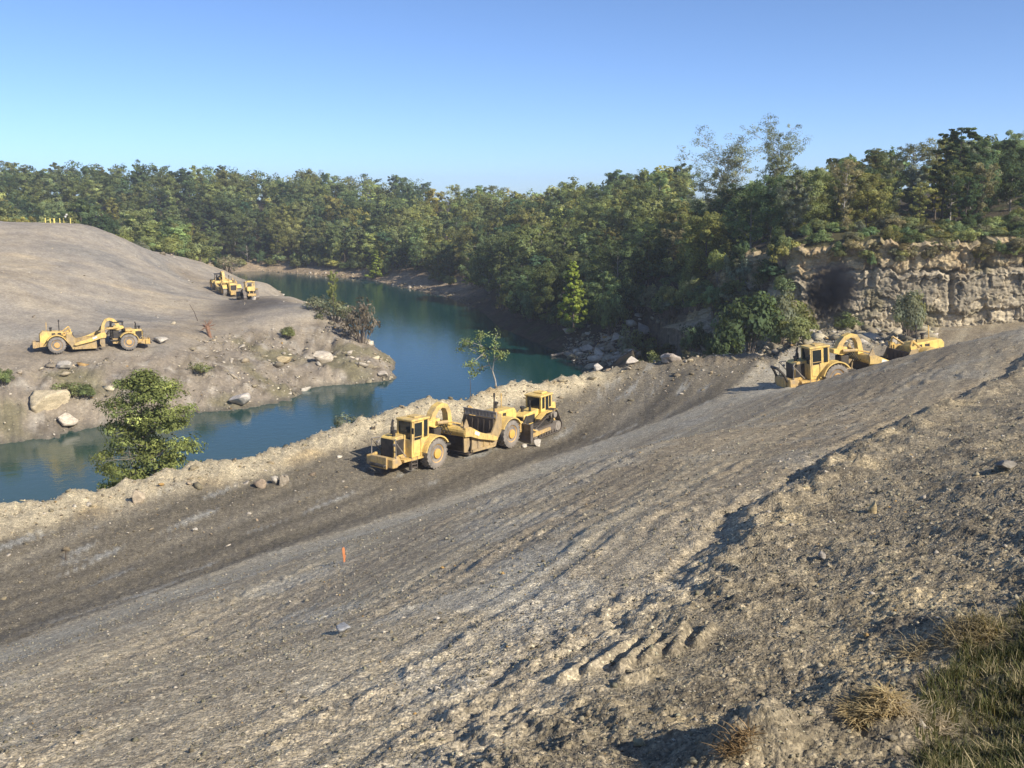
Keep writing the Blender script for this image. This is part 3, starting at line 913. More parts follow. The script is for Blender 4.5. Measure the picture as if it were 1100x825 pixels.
    for s in (-1, 1):
        pb.box((-6.5, s * .5, 1.05), (.5, .16, .7))
    pb.build('push_block', M_YEL2, root)
    MB().tube([(-3.9, .25, 2.6), (-3.9, .25, 3.9)], .055, 8).tube([(-3.9, .25, 3.75), (-3.9, .25, 4.05)], .085, 8).build('rear_exhaust', M_DARK, root, True)
    MB().tube([(-5.4, -.2, 2.6), (-5.35, -.2, 3.8)], .045, 6).build('marker_rod', M_YEL2, root)
    MB().tube([(-4.9, -.35, 2.6), (-4.9, -.35, 3.05)], .13, 10).tube([(-4.9, -.35, 3.03), (-4.9, -.35, 3.17)], .2, 10).build('rear_air_cleaner', M_DARK, root, True)
    return root

def build_dozer(label, cab=True, blade=True):
    """Track dozer with raised drive sprockets; x ahead, origin on the ground between the tracks."""
    root = empty('bulldozer')
    tag(root, label, 'bulldozer')
    circ = [(1.75, .50, .48), (-1.55, .50, .48), (-.95, 1.62, .46)]      # front idler, rear idler, sprocket
    # belt outline round the three wheels (counter-clockwise seen from +y: x ahead, z up)
    def tang(a, b):
        dx, dz = b[0] - a[0], b[1] - a[1]
        L = math.hypot(dx, dz)
        nx, nz = dz / L, -dx / L
        return (a[0] + nx * a[2], a[1] + nz * a[2]), (b[0] + nx * b[2], b[1] + nz * b[2]), math.atan2(nz, nx)
    order = [circ[1], circ[0], circ[2]]        # rear idler -> front idler (bottom run) -> sprocket -> back
    pts = []
    T = [tang(order[i], order[(i + 1) % 3]) for i in range(3)]
    for i in range(3):
        (p, q, ang) = T[i]
        n = max(2, int(math.hypot(q[0] - p[0], q[1] - p[1]) / .1))
        for k in range(n):
            pts.append((p[0] + (q[0] - p[0]) * k / n, p[1] + (q[1] - p[1]) * k / n))
        c = order[(i + 1) % 3]
        a0, a1 = ang, T[(i + 1) % 3][2]
        while a1 < a0: a1 += 2 * math.pi
        m = max(2, int((a1 - a0) * c[2] / .1))
        for k in range(m):
            a = a0 + (a1 - a0) * k / m
            pts.append((c[0] + c[2] * math.cos(a), c[1] + c[2] * math.sin(a)))
    for s in (-1, 1):
        t = MB()
        N = len(pts)
        L = [0]
        for i in range(N): L.append(L[-1] + math.hypot(pts[(i + 1) % N][0] - pts[i][0], pts[(i + 1) % N][1] - pts[i][1]))
        ns = int(L[-1] / .215)
        for k in range(ns):
            d = k * L[-1] / ns
            i = max(j for j in range(N) if L[j] <= d)
            p, q = pts[i], pts[(i + 1) % N]
            fr = (d - L[i]) / max(1e-6, L[i + 1] - L[i])
            cx, cz = p[0] + (q[0] - p[0]) * fr, p[1] + (q[1] - p[1]) * fr
            a = math.atan2(q[1] - p[1], q[0] - p[0])
            rot = Matrix.Rotation(-a, 3, 'Y')
            t.box((cx, s * 1.1, cz), (.20, .60, .05), rot)
            nx, nz = math.sin(a), -math.cos(a)
            t.box((cx + nx * .05, s * 1.1, cz + nz * .05), (.03, .60, .07), rot)
        tr = t.build('track', M_WORN if blade else M_GREYST, root)
        for (cx, cz, rr) in circ[:2]:
            MB().lathe([(rr - .06, -.2), (rr - .06, .2)], (cx, s * 1.1, cz), 20).lathe([(.16, -.24), (.16, .24)], (cx, s * 1.1, cz), 12).build('idler', M_GREYST, tr, True)
        sp = MB().lathe([(.36, -.12), (.40, 0), (.36, .12)], (-.95, s * 1.1, 1.62), 22)
        sp.lathe([(.25, -.34), (.25, .34)], (-.95, s * 1.1, 1.62), 16)
        sp.build('sprocket', M_GREYST, tr, True)
        rf = MB().prism([(1.5, .32), (1.5, .72), (-.9, .85), (-1.4, .66), (-1.4, .32)], s * 1.1 - .16, s * 1.1 + .16, .02)
        for k in range(7):
            rf.lathe([(.14, -.22), (.14, .22)], (-1.1 + .38 * k, s * 1.1, .24), 12)
        rf.build('roller_frame', M_WORN, tr)
    bd = MB()
    bd.prism([(2.2, .6), (-1.7, .55), (-1.7, 1.35), (2.2, 1.15)], -.72, .72, .03)
    bd.prism([(-.3, 1.3), (-1.6, 1.3), (-1.55, 1.95), (-.3, 1.85)], -1.0, 1.0, .04)
    bd.build('body', M_DARK, root)
    hd = MB().prism([(2.35, 1.05), (2.4, 2.0), (2.2, 2.12), (.25, 2.28), (.25, 1.2)], -.56, .56, .05).build('hood', M_YEL, root)
    MB().prism([(2.39, 1.15), (2.44, 1.15), (2.45, 1.95), (2.40, 1.95)], -.46, .46).build('grille', M_DARK, hd)
    for s in (-1, 1):
        MB().box((1.5, s * .565, 1.62), (1.3, .02, .7)).build('side_vent', M_DARK, hd)
    MB().tube([(1.15, .28, 2.15), (1.15, .28, 3.15)], .06, 8).tube([(1.15, .28, 2.2), (1.15, .28, 2.7)], .11, 8).build('exhaust_stack', M_DARK, root, True)
    MB().tube([(1.5, -.25, 2.1), (1.5, -.25, 2.5)], .13, 10).tube([(1.5, -.25, 2.48), (1.5, -.25, 2.62)], .2, 10).build('air_cleaner', M_DARK, root, True)
    x0, x1, wy = -1.35, .25, .80
    c = MB()
    c.box((-.55, 0, 1.98), (1.6, 1.6, .5), None, .03)
    for px_ in (x0 + .07, x1 - .07):
        for s in (-1, 1):
            c.box((px_, s * (wy - .07), 2.72), (.15, .15, 1.1))
    if cab:
        for s in (-1, 1):
            c.box((-.35, s * (wy - .06), 2.72), (.12, .12, 1.1)); c.box((-.85, s * (wy - .06), 2.72), (.10, .12, 1.1))
    c.box((-.55, 0, 3.33), (1.85, 1.78, .16), None, .05)
    c.box((-.8, 0, 3.47), (.8, .9, .14), None, .04)
    cb = c.build('cab' if cab else 'canopy', M_YEL, root)
    if cab:
        window_pane(cb, (x1 - .05, 0, 2.74), (.03, 1.3, 1.02)); window_pane(cb, (x0 + .05, 0, 2.74), (.03, 1.3, 1.02))
        for s in (-1, 1):
            window_pane(cb, (-.06, s * (wy - .05), 2.74), (.44, .03, 1.02)); window_pane(cb, (-1.08, s * (wy - .05), 2.74), (.36, .03, 1.02))
            MB().box((-.6, s * (wy + .005), 2.55), (.40, .03, 1.45)).build('door', M_GLASS, cb)
    else:
        MB().box((-.75, 0, 2.45), (.5, .6, .5), None, .06).box((-.98, 0, 2.8), (.14, .56, .5), None, .04).build('seat', M_DARK, root)
    for s in (-1, 1):
        MB().box((-.6, s * 1.08, 2.0), (1.7, .58, .07), None, .02).prism([(.25, 1.97), (.25, 2.03), (1.1, 1.62), (1.1, 1.56)], s * 1.08 - .26, s * 1.08 + .26).build('fender', M_YEL, root)
    MB().box((-1.72, 0, 2.05), (.72, 1.45, .85), None, .08).build('fuel_tank', M_YEL, root)
    rp = MB()
    rp.box((-2.35, 0, .95), (.3, 1.5, .45), None, .04)
    for s in (-1, 1):
        rp.box((-2.05, s * .5, .85), (.6, .18, .25)); rp.tube([(-1.9, s * .35, 1.6), (-2.35, s * .35, 1.1)], .07, 8)
    rp.prism([(-2.3, 1.25), (-2.5, 1.25), (-2.45, .35), (-2.2, .12), (-2.3, .4)], -.07, .07)
    rp.build('ripper', M_YEL2, root)
    if blade:
        prof = [(3.0, .12), (2.86, .5), (2.82, .95), (2.9, 1.35), (3.08, 1.62), (3.0, 1.66), (2.78, 1.38), (2.7, .95), (2.74, .48), (2.9, .08)]
        b_ = MB().prism(prof, -1.7, 1.7)
        for s in (-1, 1):
            b_.box((2.92, s * 1.72, .86), (.36, .07, 1.55))
        b_.box((3.0, 0, .1), (.1, 3.4, .16))
        bl = b_.build('blade', M_WORN, root)
        for s in (-1, 1):
            ar = MB()
            ar.prism([(2.75, .38), (2.75, .72), (.1, .78), (0, .5)], s * 1.56 - .09, s * 1.56 + .09, .02)
            ar.tube([(2.75, s * 1.2, 1.2), (1.6, s * 1.5, .65)], .07, 8)
            ar.build('push_arm', M_YEL2, root)
        for s in (-1, 1):
            lc = MB()
            lc.tube([(2.1, s * .68, 2.0), (2.45, s * .6, 1.45)], .10, 8); lc.tube([(2.45, s * .6, 1.45), (2.78, s * .55, .95)], .05, 8)
            lc.build('lift_cylinder', M_DARK, root)
    return root

def stand(root, pf, pr, xf, xr, scale=1.0):
    """Stand a machine on the ground: its ground points at local x = xf and x = xr go to pf and pr."""
    pf, pr = Vector(pf), Vector(pr)
    hx = (pf - pr).normalized()
    left = Vector((0, 0, 1)).cross(hx).normalized()
    up = hx.cross(left)
    M = Matrix((hx, left, up)).transposed()
    o = pr - hx * xr * scale
    root.matrix_world = Matrix.Translation(o) @ M.to_4x4() @ Matrix.Diagonal((scale,) * 3 + (1,))

def ground_at(x, y, sink=0.05):
    zz = terrain(np.array([x]), np.array([y]), False)[0][0]
    return Vector((x, y, zz - sink))

def place_axis(root, pm, heading, xf, xr, sink=0.06):
    """Centre at the ground point pm, pointing along a horizontal heading."""
    h = Vector((heading[0], heading[1])).normalized()
    f = ground_at(pm[0] + h.x * xf, pm[1] + h.y * xf, sink); r = ground_at(pm[0] + h.x * xr, pm[1] + h.y * xr, sink)
    stand(root, f, r, xf, xr)
    # the true length along the slope is kept: x = xr sits on its ground point

GRP = 'scrapers at work in the quarry'
# the near scraper, pushed by the dozer
hd1 = Vector((-0.60, -0.80, 0)).normalized()
lf1 = Vector((-hd1.y, hd1.x, 0))
fw = Vector(P(467, 503, 65)); fc = fw - lf1 * 1.45
s1 = build_scraper('yellow scraper with cab and empty bowl in front of the bulldozer, on the dark bench', GRP, True, False, True)
pm = fc - hd1 * 4.2
place_axis(s1, pm, hd1, 4.2, -4.3)
d1 = build_dozer('yellow bulldozer with dark cab windows, its blade against the rear of a scraper', True, True)
place_axis(d1, pm - hd1 * 9.75, hd1, 1.6, -1.5)
d1.scale = (.95, .95, .93)
# the scraper coming down the haul ramp on the right
hd2 = Vector((-0.985, -0.17, 0)).normalized(); lf2 = Vector((-hd2.y, hd2.x, 0))
s2 = build_scraper('yellow scraper with cab, half hidden by the slope below the pale rock face', GRP, True, True, False)
fw2 = Vector(P(886, 420, 76)) - lf2 * 1.32
rw2 = Vector(P(997, 403, 78.2)) - lf2 * 1.32
stand(s2, fw2, rw2, 4.2, -4.3)
# the open scraper on the dirt hill
hd3 = Vector((0.895, 0.446, 0)).normalized(); lf3 = Vector((-hd3.y, hd3.x, 0))
s3 = build_scraper('open scraper without a cab, alone on the haul road of the pale dirt hill', GRP, False, False, False)
c3 = Vector(P(62, 382, 122)) + lf3 * 1.32
place_axis(s3, c3 + hd3 * 4.3, hd3, 4.2, -4.3)
# the far pair at the bend
hd4 = Vector((-0.50, 0.866, 0)).normalized()
s4 = build_scraper('small distant scraper at the bend of the haul road beside the wood', GRP, False, False, False)
c4 = ground_at(P(243, 314, 192)[0], 192)
place_axis(s4, c4 + hd4 * 0.5, hd4, 4.2, -4.3)
d4 = build_dozer('small distant bulldozer with open canopy, seen from behind at the bend of the haul road', False, True)
hd5 = Vector((-0.45, 0.89, 0)).normalized()
place_axis(d4, ground_at(P(268, 321, 181)[0], 181), hd5, 1.6, -1.5)
# ------------------------------------------------------------------ rock face
def rock_mat(name, scale=1.0):
    m, nt, b = new_mat(name)
    at = nd(nt, 'ShaderNodeAttribute', attribute_name='soil')
    tc = nd(nt, 'ShaderNodeTexCoord')
    mp = nd(nt, 'ShaderNodeMapping'); mp.inputs['Scale'].default_value = (1, 1, 2.2)
    lk(nt, tc.outputs['Object'], mp.inputs['Vector'])
    n1 = noise(nt, mp.outputs[0], 2.2 * scale, 8, 0.7)
    n2 = noise(nt, mp.outputs[0], 0.45 * scale, 5, 0.6)
    r1 = ramp(nt, n1, [(0.3, (.55, .54, .52)), (0.55, (1.0, 1.0, 1.0)), (0.72, (1.3, 1.28, 1.25))])
    r2 = ramp(nt, n2, [(0.3, (.75, .73, .70)), (0.7, (1.2, 1.18, 1.12))])
    c = mixc(nt, at.outputs['Color'], r1, 1.0, 'MULTIPLY')
    c = mixc(nt, c, r2, 1.0, 'MULTIPLY')
    lk(nt, c, b.inputs['Base Color'])
    b.inputs['Roughness'].default_value = 0.9
    b.inputs['Specular IOR Level'].default_value = 0.2
    bump(nt, n1, 0.9, 0.12 / scale, b)
    return m
M_ROCK = rock_mat('limestone')
M_STONE = rock_mat('loose_stone', 4.0)

def build_cliff():
    us = np.linspace(U(738), U(1330), 690)
    d = np.interp(us, CL_U, CL_D) - 0.6
    cx, cy = us * d, d
    L = np.concatenate([[0], np.cumsum(np.hypot(np.diff(cx), np.diff(cy)))])
    tx, ty = np.gradient(cx), np.gradient(cy)
    tl = np.hypot(tx, ty); nx, ny = ty / tl, -tx / tl          # outward, towards the camera
    ztop = FAR(us * (d + 1.5), d + 1.5) + 0.2 + 1.3 * fbm(L * .11, L * 0, 3, 301) + 0.8 * fbm(L * .45, L * 0, 4, 302, .65)
    top_px = ztop
    zb = np.full_like(ztop, EYE - 18.5)
    nv = 126
    t = np.linspace(0, 1, nv)
    S = np.repeat(L[None], nv, 0)
    Z = zb[None] + (ztop - zb)[None] * t[:, None]
    # beds: boundaries dip a little along the face
    zr = (ztop[None] - Z) + 0.02 * S + 0.35 * fbm(S * .08, Z * 0, 2, 303)
    rs = np.random.RandomState(11)
    th = rs.choice([.3, .4, .55, .7, .95, 1.3], 40)
    bounds = np.concatenate([[0], np.cumsum(th)]); bounds = bounds[bounds < 17]
    boff = rs.uniform(-.26, .26, len(bounds))
    kk = int(np.searchsorted(bounds, 4.0)); boff[kk] = -.55; boff[kk - 1] = .12
    bi = np.clip(np.searchsorted(bounds, zr) - 1, 0, len(bounds) - 2)
    disp = boff[bi]
    col = np.ones(S.shape + (3,))
    base_c = np.where((zr < 4.0)[..., None], ccol(.455, .385, .275), ccol(.40, .36, .295))
    # blocks along each bed
    blk = np.zeros_like(S); edge = np.ones_like(S); tone = np.zeros_like(S)
    for k in range(len(bounds) - 1):
        w0 = rs.uniform(.8, 3.0)
        cuts = np.cumsum(rs.uniform(.4, 1.9, 500) * w0)
        cuts = cuts[cuts < L[-1] + 10]
        offs = rs.uniform(-.34, .34, len(cuts) + 1); tn = rs.uniform(-1, 1, len(cuts) + 1)
        m = bi == k
        sw = S[m] + 0.35 * fbm(S[m] * .9, Z[m] * 1.3, 2, 310 + k)
        j = np.searchsorted(cuts, sw)
        blk[m] = offs[j]; tone[m] = tn[j]
        cc = np.concatenate([[-99], cuts, [1e6]])
        dist = np.minimum(sw - cc[j], cc[np.minimum(j + 1, len(cc) - 1)] - sw)
        edge[m] = np.clip(dist / .13, 0, 1)
    thick = np.minimum(zr - bounds[bi], bounds[bi + 1] - zr)
    joint = np.clip(thick / .10, 0, 1)
    disp = disp + blk
    disp = disp - (1 - edge) * .34 * sstep(-.3, .2, fbm(S * .2, Z * .3, 2, 329)) - (1 - joint) * .30 * sstep(-.35, .2, fbm(S * .15, Z * .5, 2, 328))
    # deep vertical clefts and bulging buttresses
    but = fbm(S * .12, Z * .03, 3, 331)
    disp = disp + 0.55 * but + 0.5 * fbm(S * .05, Z * .02, 2, 338) - 0.15 * np.abs(fbm(S * .9 + .15 * Z, Z * .16, 3, 337, .6)) + 0.30 * fbm(S * .3, Z * .7, 4, 333, .6) + 0.17 * fbm(S * 2.4, Z * 2.4, 3, 335)
    for sc, dp, wd_, za, zb_ in [(.0, 0, 1, 0, 1)]:
        pass
    for (pxc, dpt, wdt, z0, z1) in [(1046, 1.3, .6, .6, 4.0), (1012, .7, .25, 4.4, 9), (1096, 1.6, .8, 1.2, 5), (971, .6, .3, 1.5, 3.6), (890, 1.4, 1.2, 2.5, 8), (928, .8, .4, .5, 6), (760, 1.2, .8, 1, 6), (812, 1.2, .7, 2, 7)]:
        s0 = np.interp(U(pxc), us, L)
        disp = disp - dpt * np.exp(-((S + .5 * fbm(Z * .4, S * .1, 2, 340) - s0) / wdt) ** 2) * sstep(z0 - .5, z0 + .3, zr) * sstep(z1 + .8, z1 - .3, zr)
    # broken, gentler foot
    foot = sstep(.24, 0.0, t)[:, None]
    disp = disp + foot * (3.0 + 1.2 * fbm(S * .3, Z * .4, 3, 345))
    disp = disp + (1 - t[:, None]) * 1.0 - 0.9 * sstep(.97, 1.0, t)[:, None]
    X = cx[None] + nx[None] * disp; Y = cy[None] + ny[None] * disp
    Z = Z + 0.12 * fbm(S * 1.2, Z * 1.2, 2, 350)
    btone = rs.uniform(-1, 1, len(bounds))[bi]
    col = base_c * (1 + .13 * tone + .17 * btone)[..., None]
    stain = sstep(.05, .5, fbm(S * .22, Z * .10, 4, 361))
    col = lerp(col, ccol(.36, .25, .13), stain * .35 * (zr < 5))
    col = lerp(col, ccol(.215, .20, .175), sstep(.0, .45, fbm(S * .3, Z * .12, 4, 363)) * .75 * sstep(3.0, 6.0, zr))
    veg = sstep(.08, .40, fbm(S * .16, Z * .22, 4, 365))
    col = lerp(col, ccol(.12, .115, .05), veg * .55)
    col = lerp(col, ccol(.30, .245, .17), foot * .7)
    col = col * ccol(1.10, 1.08, .98)
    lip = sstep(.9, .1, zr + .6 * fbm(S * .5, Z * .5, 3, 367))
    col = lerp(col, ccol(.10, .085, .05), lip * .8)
    n_u = len(us)
    # the top runs back under the turf
    for back, dz_ in ((1.2, .05), (3.0, .08), (5.5, .0), (8.0, -.5)):
        dB = d + back; xb = us * dB
        X = np.concatenate([X, xb[None]]); Y = np.concatenate([Y, dB[None]])
        Z = np.concatenate([Z, (FAR(xb, dB) + dz_ + .25 + 1.3 * fbm(L * .11, L * 0, 3, 301) * max(0, 1 - back / 6))[None]])
        col = np.concatenate([col, np.ones((1, n_u, 3)) * ccol(.085, .08, .04)])
    nv = nv + 4
    ii = np.arange(nv * n_u).reshape(nv, n_u)
    F = np.stack([ii[:-1, :-1], ii[:-1, 1:], ii[1:, 1:], ii[1:, :-1]], -1).reshape(-1, 4)
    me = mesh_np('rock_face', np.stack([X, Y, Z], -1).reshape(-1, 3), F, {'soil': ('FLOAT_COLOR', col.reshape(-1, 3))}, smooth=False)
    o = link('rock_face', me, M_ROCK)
    tag(o, kind='structure')
    return o
build_cliff()

# ------------------------------------------------------------------ rocks
_ico = None
def ico(sub):
    bm = bmesh.new(); bmesh.ops.create_icosphere(bm, subdivisions=sub, radius=1.0)
    V = np.array([v_.co[:] for v_ in bm.verts]); F = np.array([[v_.index for v_ in f.verts] for f in bm.faces]); bm.free()
    return V, F
ICO1, ICO2, ICO3 = ico(1), ico(2), ico(3)

def rock_shape(rs, V, planes=9, rough=.12):
    """A broken stone: a ball cut by flat faces, with a rough skin."""
    N = rs.normal(size=(planes, 3)); N /= np.linalg.norm(N, axis=1)[:, None]
    D = rs.uniform(.30, .75, planes)
    P_ = V.copy()
    for n, d in zip(N, D):
        k = P_ @ n
        over = np.maximum(0, k - d)
        P_ = P_ - over[:, None] * n
    P_ = P_ * (1 + rough * rs.normal(size=(len(V), 1)) * .35)
    return P_ / np.abs(P_).max()

def rotm(rs):
    q = rs.normal(size=4); q /= np.linalg.norm(q)
    w_, x_, y_, z_ = q
    return np.array([[1 - 2 * (y_ * y_ + z_ * z_), 2 * (x_ * y_ - z_ * w_), 2 * (x_ * z_ + y_ * w_)],
                     [2 * (x_ * y_ + z_ * w_), 1 - 2 * (x_ * x_ + z_ * z_), 2 * (y_ * z_ - x_ * w_)],
                     [2 * (x_ * z_ - y_ * w_), 2 * (y_ * z_ + x_ * w_), 1 - 2 * (x_ * x_ + y_ * y_)]])

def boulder(px, py, wpx, hpx, col, label, group=None, name='boulder', seed=0, sink=.25, cat='rock', dep=1.0):
    rs = np.random.RandomState(1000 + seed)
    gx, gy, gz = G(px, py)
    m = gy / FPX
    Wd, Hh = wpx * m, hpx * m
    V = rock_shape(rs, ICO3[0], 11, .06)
    V = V / np.array([np.ptp(V[:, 0]), np.ptp(V[:, 1]), np.ptp(V[:, 2])])
    V = V * np.array([Wd, Wd * dep, Hh * (1 + sink)])
    V[:, 2] -= V[:, 2].min() + Hh * sink
    c = np.array(col)[None] * (1 + .10 * rs.normal(size=(len(V), 1)))
    me = mesh_np(name, V, ICO3[1], {'soil': ('FLOAT_COLOR', np.clip(c, .02, .85))})
    o = link(name, me, M_STONE)
    o.location = (gx, gy + Wd * dep * .3, H(gx, gy + Wd * dep * .3) if Wd < 3 else gz)
    tag(o, label, cat, group)
    return o

PALE, CREAM, GREY, TAN = (.52, .49, .43), (.54, .47, .33), (.30, .30, .30), (.40, .33, .23)
B = [
    (48, 443, 38, 22, CREAM, 'big rounded cream boulder on the far bank below the open scraper', .1),
    (66, 458, 26, 13, (.62, .55, .45), 'flat pale slab lying just below the big cream boulder on the far bank', .2),
    (65, 399, 18, 7, PALE, 'pale flat rock on the far bank beside the weeds, above the big cream boulder', .2),
    (255, 440, 24, 12, (.56, .53, .50), 'white squared block at the water edge of the far bank', .1),
    (149, 541, 13, 15, (.50, .43, .33), 'upright tan stone on the earth bank by the foot of the layered tree', .2),
    (294, 521, 8, 9, PALE, 'pale stone on the earth bank to the right of the layered tree', .2),
    (276, 525, 15, 11, (.36, .29, .22), 'brown broken rock beside the pale stone on the earth bank', .2),
    (303, 523, 12, 12, (.36, .32, .26), 'grey brown rock leaning on the earth bank left of the near scraper', .2),
    (643, 401, 10, 8, (.58, .55, .50), 'white rounded boulder on the earth bank by the green bush at the lake', .15),
    (680, 392, 15, 7, (.60, .56, .50), 'long white boulder at the foot of the rocks past the lake corner', .2),
    (720, 391, 20, 9, (.38, .34, .30), 'broad grey boulder at the foot of the shaded rock outcrop', .2),
    (578, 479, 9, 7, PALE, 'white stone on the bench in front of the bulldozer tracks', .2),
    (563, 481, 6, 4, PALE, 'small flat pale stone on the bench behind the scraper rear wheel', .2),
    (209, 573, 6, 4, PALE, 'lone white stone in the middle of the dark bench', .2),
    (370, 680, 18, 10, (.34, .36, .39), 'blue grey rock on the graded slope below the orange stake', .15),
    (938, 551, 9, 14, (.52, .43, .26), 'cream upright stone on the rough ground right of the windrow', .2),
    (1083, 506, 25, 8, (.26, .245, .22), 'flat grey slab on the rough ground at the right edge', .3),
    (886, 600, 10, 7, (.36, .34, .31), 'grey stone in the middle of the rough ground, below the cream upright stone', .2),
    (343, 390, 20, 11, (.55, .50, .42), 'heap like pale rock on the point of the far bank', .3),
    (306, 392, 18, 7, (.56, .46, .28), 'yellowish slab on the slope of the far bank, left of the pale rock', .3),
    (412, 406, 12, 6, (.52, .47, .40), 'low pale rock at the tip of the point', .2),
    (328, 420, 12, 6, PALE, 'pale rock near the water on the point', .3),
    (170, 369, 16, 6, PALE, 'pale stone on the bank edge right of the open scraper', .3),
    (311, 318, 6, 5, PALE, 'white stone on the rim of the point by the far bulldozer', .2),
    (720, 388, 18, 8, (.45, .40, .33), 'cracked tan boulder behind the broad grey boulder', .3),
    (632, 378, 13, 8, (.45, .41, .36), 'pale rock at the tip of the rubble spit in the lake corner', .3),
    (663, 371, 15, 9, (.43, .39, .33), 'tan rock on top of the rubble spit in the lake corner', .3),
    (690, 372, 16, 10, (.40, .37, .33), 'grey rock on the rubble spit beside the shrub', .3),
    (715, 337, 18, 14, (.46, .44, .40), 'pale blocky outcrop rock below the shaded wood', .2),
    (735, 372, 24, 16, (.30, .25, .18), 'brown layered rock beside the green shrub at the rubble', .3),
]
for i, (px, py, wp_, hp_, c_, lab, sk) in enumerate(B):
    boulder(px, py, wp_, hp_, c_, lab, None, 'boulder', i, sk)

def stones(name, pts, sizes, cols, mat, seed, flat=.7):
    rs = np.random.RandomState(seed)
    prot = [rock_shape(rs, ICO1[0], 7, .2) for _ in range(24)]
    n = len(pts)
    Vs = np.empty((n, 12, 3)); 
    pick = rs.randint(0, 24, n)
    ang = rs.uniform(0, 2 * np.pi, n); ca, sa = np.cos(ang), np.sin(ang)
    base = np.array(prot)[pick]
    sx = rs.uniform(.7, 1.2, (n, 1)); sy = rs.uniform(.7, 1.2, (n, 1)); sz = rs.uniform(.5, 1.0, (n, 1)) * flat
    bx, by, bz = base[..., 0] * sx, base[..., 1] * sy, base[..., 2] * sz
    tl = rs.normal(0, .3, (n, 1))
    bz = bz + bx * tl
    X = (bx * ca[:, None] - by * sa[:, None]) * sizes[:, None] + pts[:, 0:1]
    Y = (bx * sa[:, None] + by * ca[:, None]) * sizes[:, None] + pts[:, 1:2]
    Z = bz * sizes[:, None] + pts[:, 2:3] + sizes[:, None] * .12
    V = np.stack([X, Y, Z], -1).reshape(-1, 3)
    F = (ICO1[1][None] + (np.arange(n) * 12)[:, None, None]).reshape(-1, 3)
    C = np.repeat(cols, 12, 0)
    me = mesh_np(name, V, F, {'soil': ('FLOAT_COLOR', C)})
    o = link(name, me, mat); tag(o, kind='stuff')
    return o

def stone_cols(rs, n, base, var=.22, pale=.12):
    c = np.array(base)[None] * np.exp(rs.normal(0, var, (n, 1))) * (1 + rs.normal(0, .018, (n, 3))) * np.array([.95, 1.0, .98])
    p = rs.uniform(size=n) < pale
    c[p] = np.array([.50, .46, .39]) * np.exp(rs.normal(0, .15, (p.sum(), 1)))
    q = rs.uniform(size=n) < .015
    c[q] = np.array([.42, .28, .12])
    return np.clip(c, .02, .8)

OCT_V = np.array([[1, 0, 0], [-1, 0, 0], [0, 1, 0], [0, -1, 0], [0, 0, 1], [0, 0, -.6]], float)
OCT_F = np.array([[0, 2, 4], [2, 1, 4], [1, 3, 4], [3, 0, 4], [2, 0, 5], [1, 2, 5], [3, 1, 5], [0, 3, 5]])
def clods(name, pts, sizes, cols, mat, seed):
    rs = np.random.RandomState(seed)
    n = len(pts)
    b = OCT_V[None] * rs.uniform(.55, 1.25, (n, 6, 1)) + rs.normal(0, .16, (n, 6, 3))
    a = rs.uniform(0, 6.283, n)[:, None]; ca, sa = np.cos(a), np.sin(a)
    s = sizes[:, None]
    V = np.stack([(b[..., 0] * ca - b[..., 1] * sa) * s + pts[:, 0:1], (b[..., 0] * sa + b[..., 1] * ca) * s + pts[:, 1:2], b[..., 2] * s * .75 + pts[:, 2:3] + s * .1], -1).reshape(-1, 3)
    F = (OCT_F[None] + (np.arange(n) * 6)[:, None, None]).reshape(-1, 3)
    o = link(name, mesh_np(name, V, F, {'soil': ('FLOAT_COLOR', np.repeat(cols, 6, 0))}), mat); tag(o, kind='stuff')
    return o
rs = np.random.RandomState(4)
n = 42000
u_ = rs.uniform(-.64, .64, n); q_ = rs.uniform(size=n)
d_ = 1 / (1 / 5.5 + (1 / 60 - 1 / 5.5) * q_ ** .8)
sz = np.clip((d_ / FPX) * (.95 + rs.pareto(2.8, n) * .95), .008, .05)
x_, y_ = u_ * d_, d_
z_, r_, m_ = terrain(x_, y_)
cl_ = fbm(x_ * .45, y_ * .45, 4, 405)
keep = (rs.uniform(size=n) < .30 + .5 * m_['rough'] + .9 * sstep(.0, .35, cl_)) & (r_ == 0) & (grass_mask(x_, y_) < .3)
cc_ = stone_cols(rs, n, (.29, .255, .195), .30, .06)
cc_[m_['bench'] > .5] *= .6
clods('soil_clods', np.stack([x_, y_, z_], -1)[keep], sz[keep], cc_[keep], M_STONE, 3)
rs = np.random.RandomState(5)
# pebbles and clods over the near slope, evenly over the view so that far ones are larger
n = 9000
u_ = rs.uniform(-.66, .66, n); q_ = rs.uniform(size=n)
d_ = 1 / (1 / 5.5 + (1 / 55 - 1 / 5.5) * q_ ** .85)
sz = (d_ / FPX) * (1.1 + rs.pareto(2.6, n) * 1.0)
sz = np.clip(sz, .012, .075)
x_, y_ = u_ * d_, d_
z_, r_, m_ = terrain(x_, y_)
cl_ = fbm(x_ * .5, y_ * .5, 3, 401)
dens = .25 + .75 * m_['rough'] + .9 * sstep(.05, .4, cl_)
keep = (rs.uniform(size=n) < dens) & (r_ == 0) & (grass_mask(x_, y_) < .4) & ((m_['graded'] > .3) | (m_['rough'] > .3) | (rs.uniform(size=n) < .3))
cols_ = stone_cols(rs, n, (.31, .275, .21))
dk = m_['bench'] > .5
cols_[dk] *= .6
clods('gravel', np.stack([x_, y_, z_], -1)[keep], sz[keep], cols_[keep], M_STONE, 6)
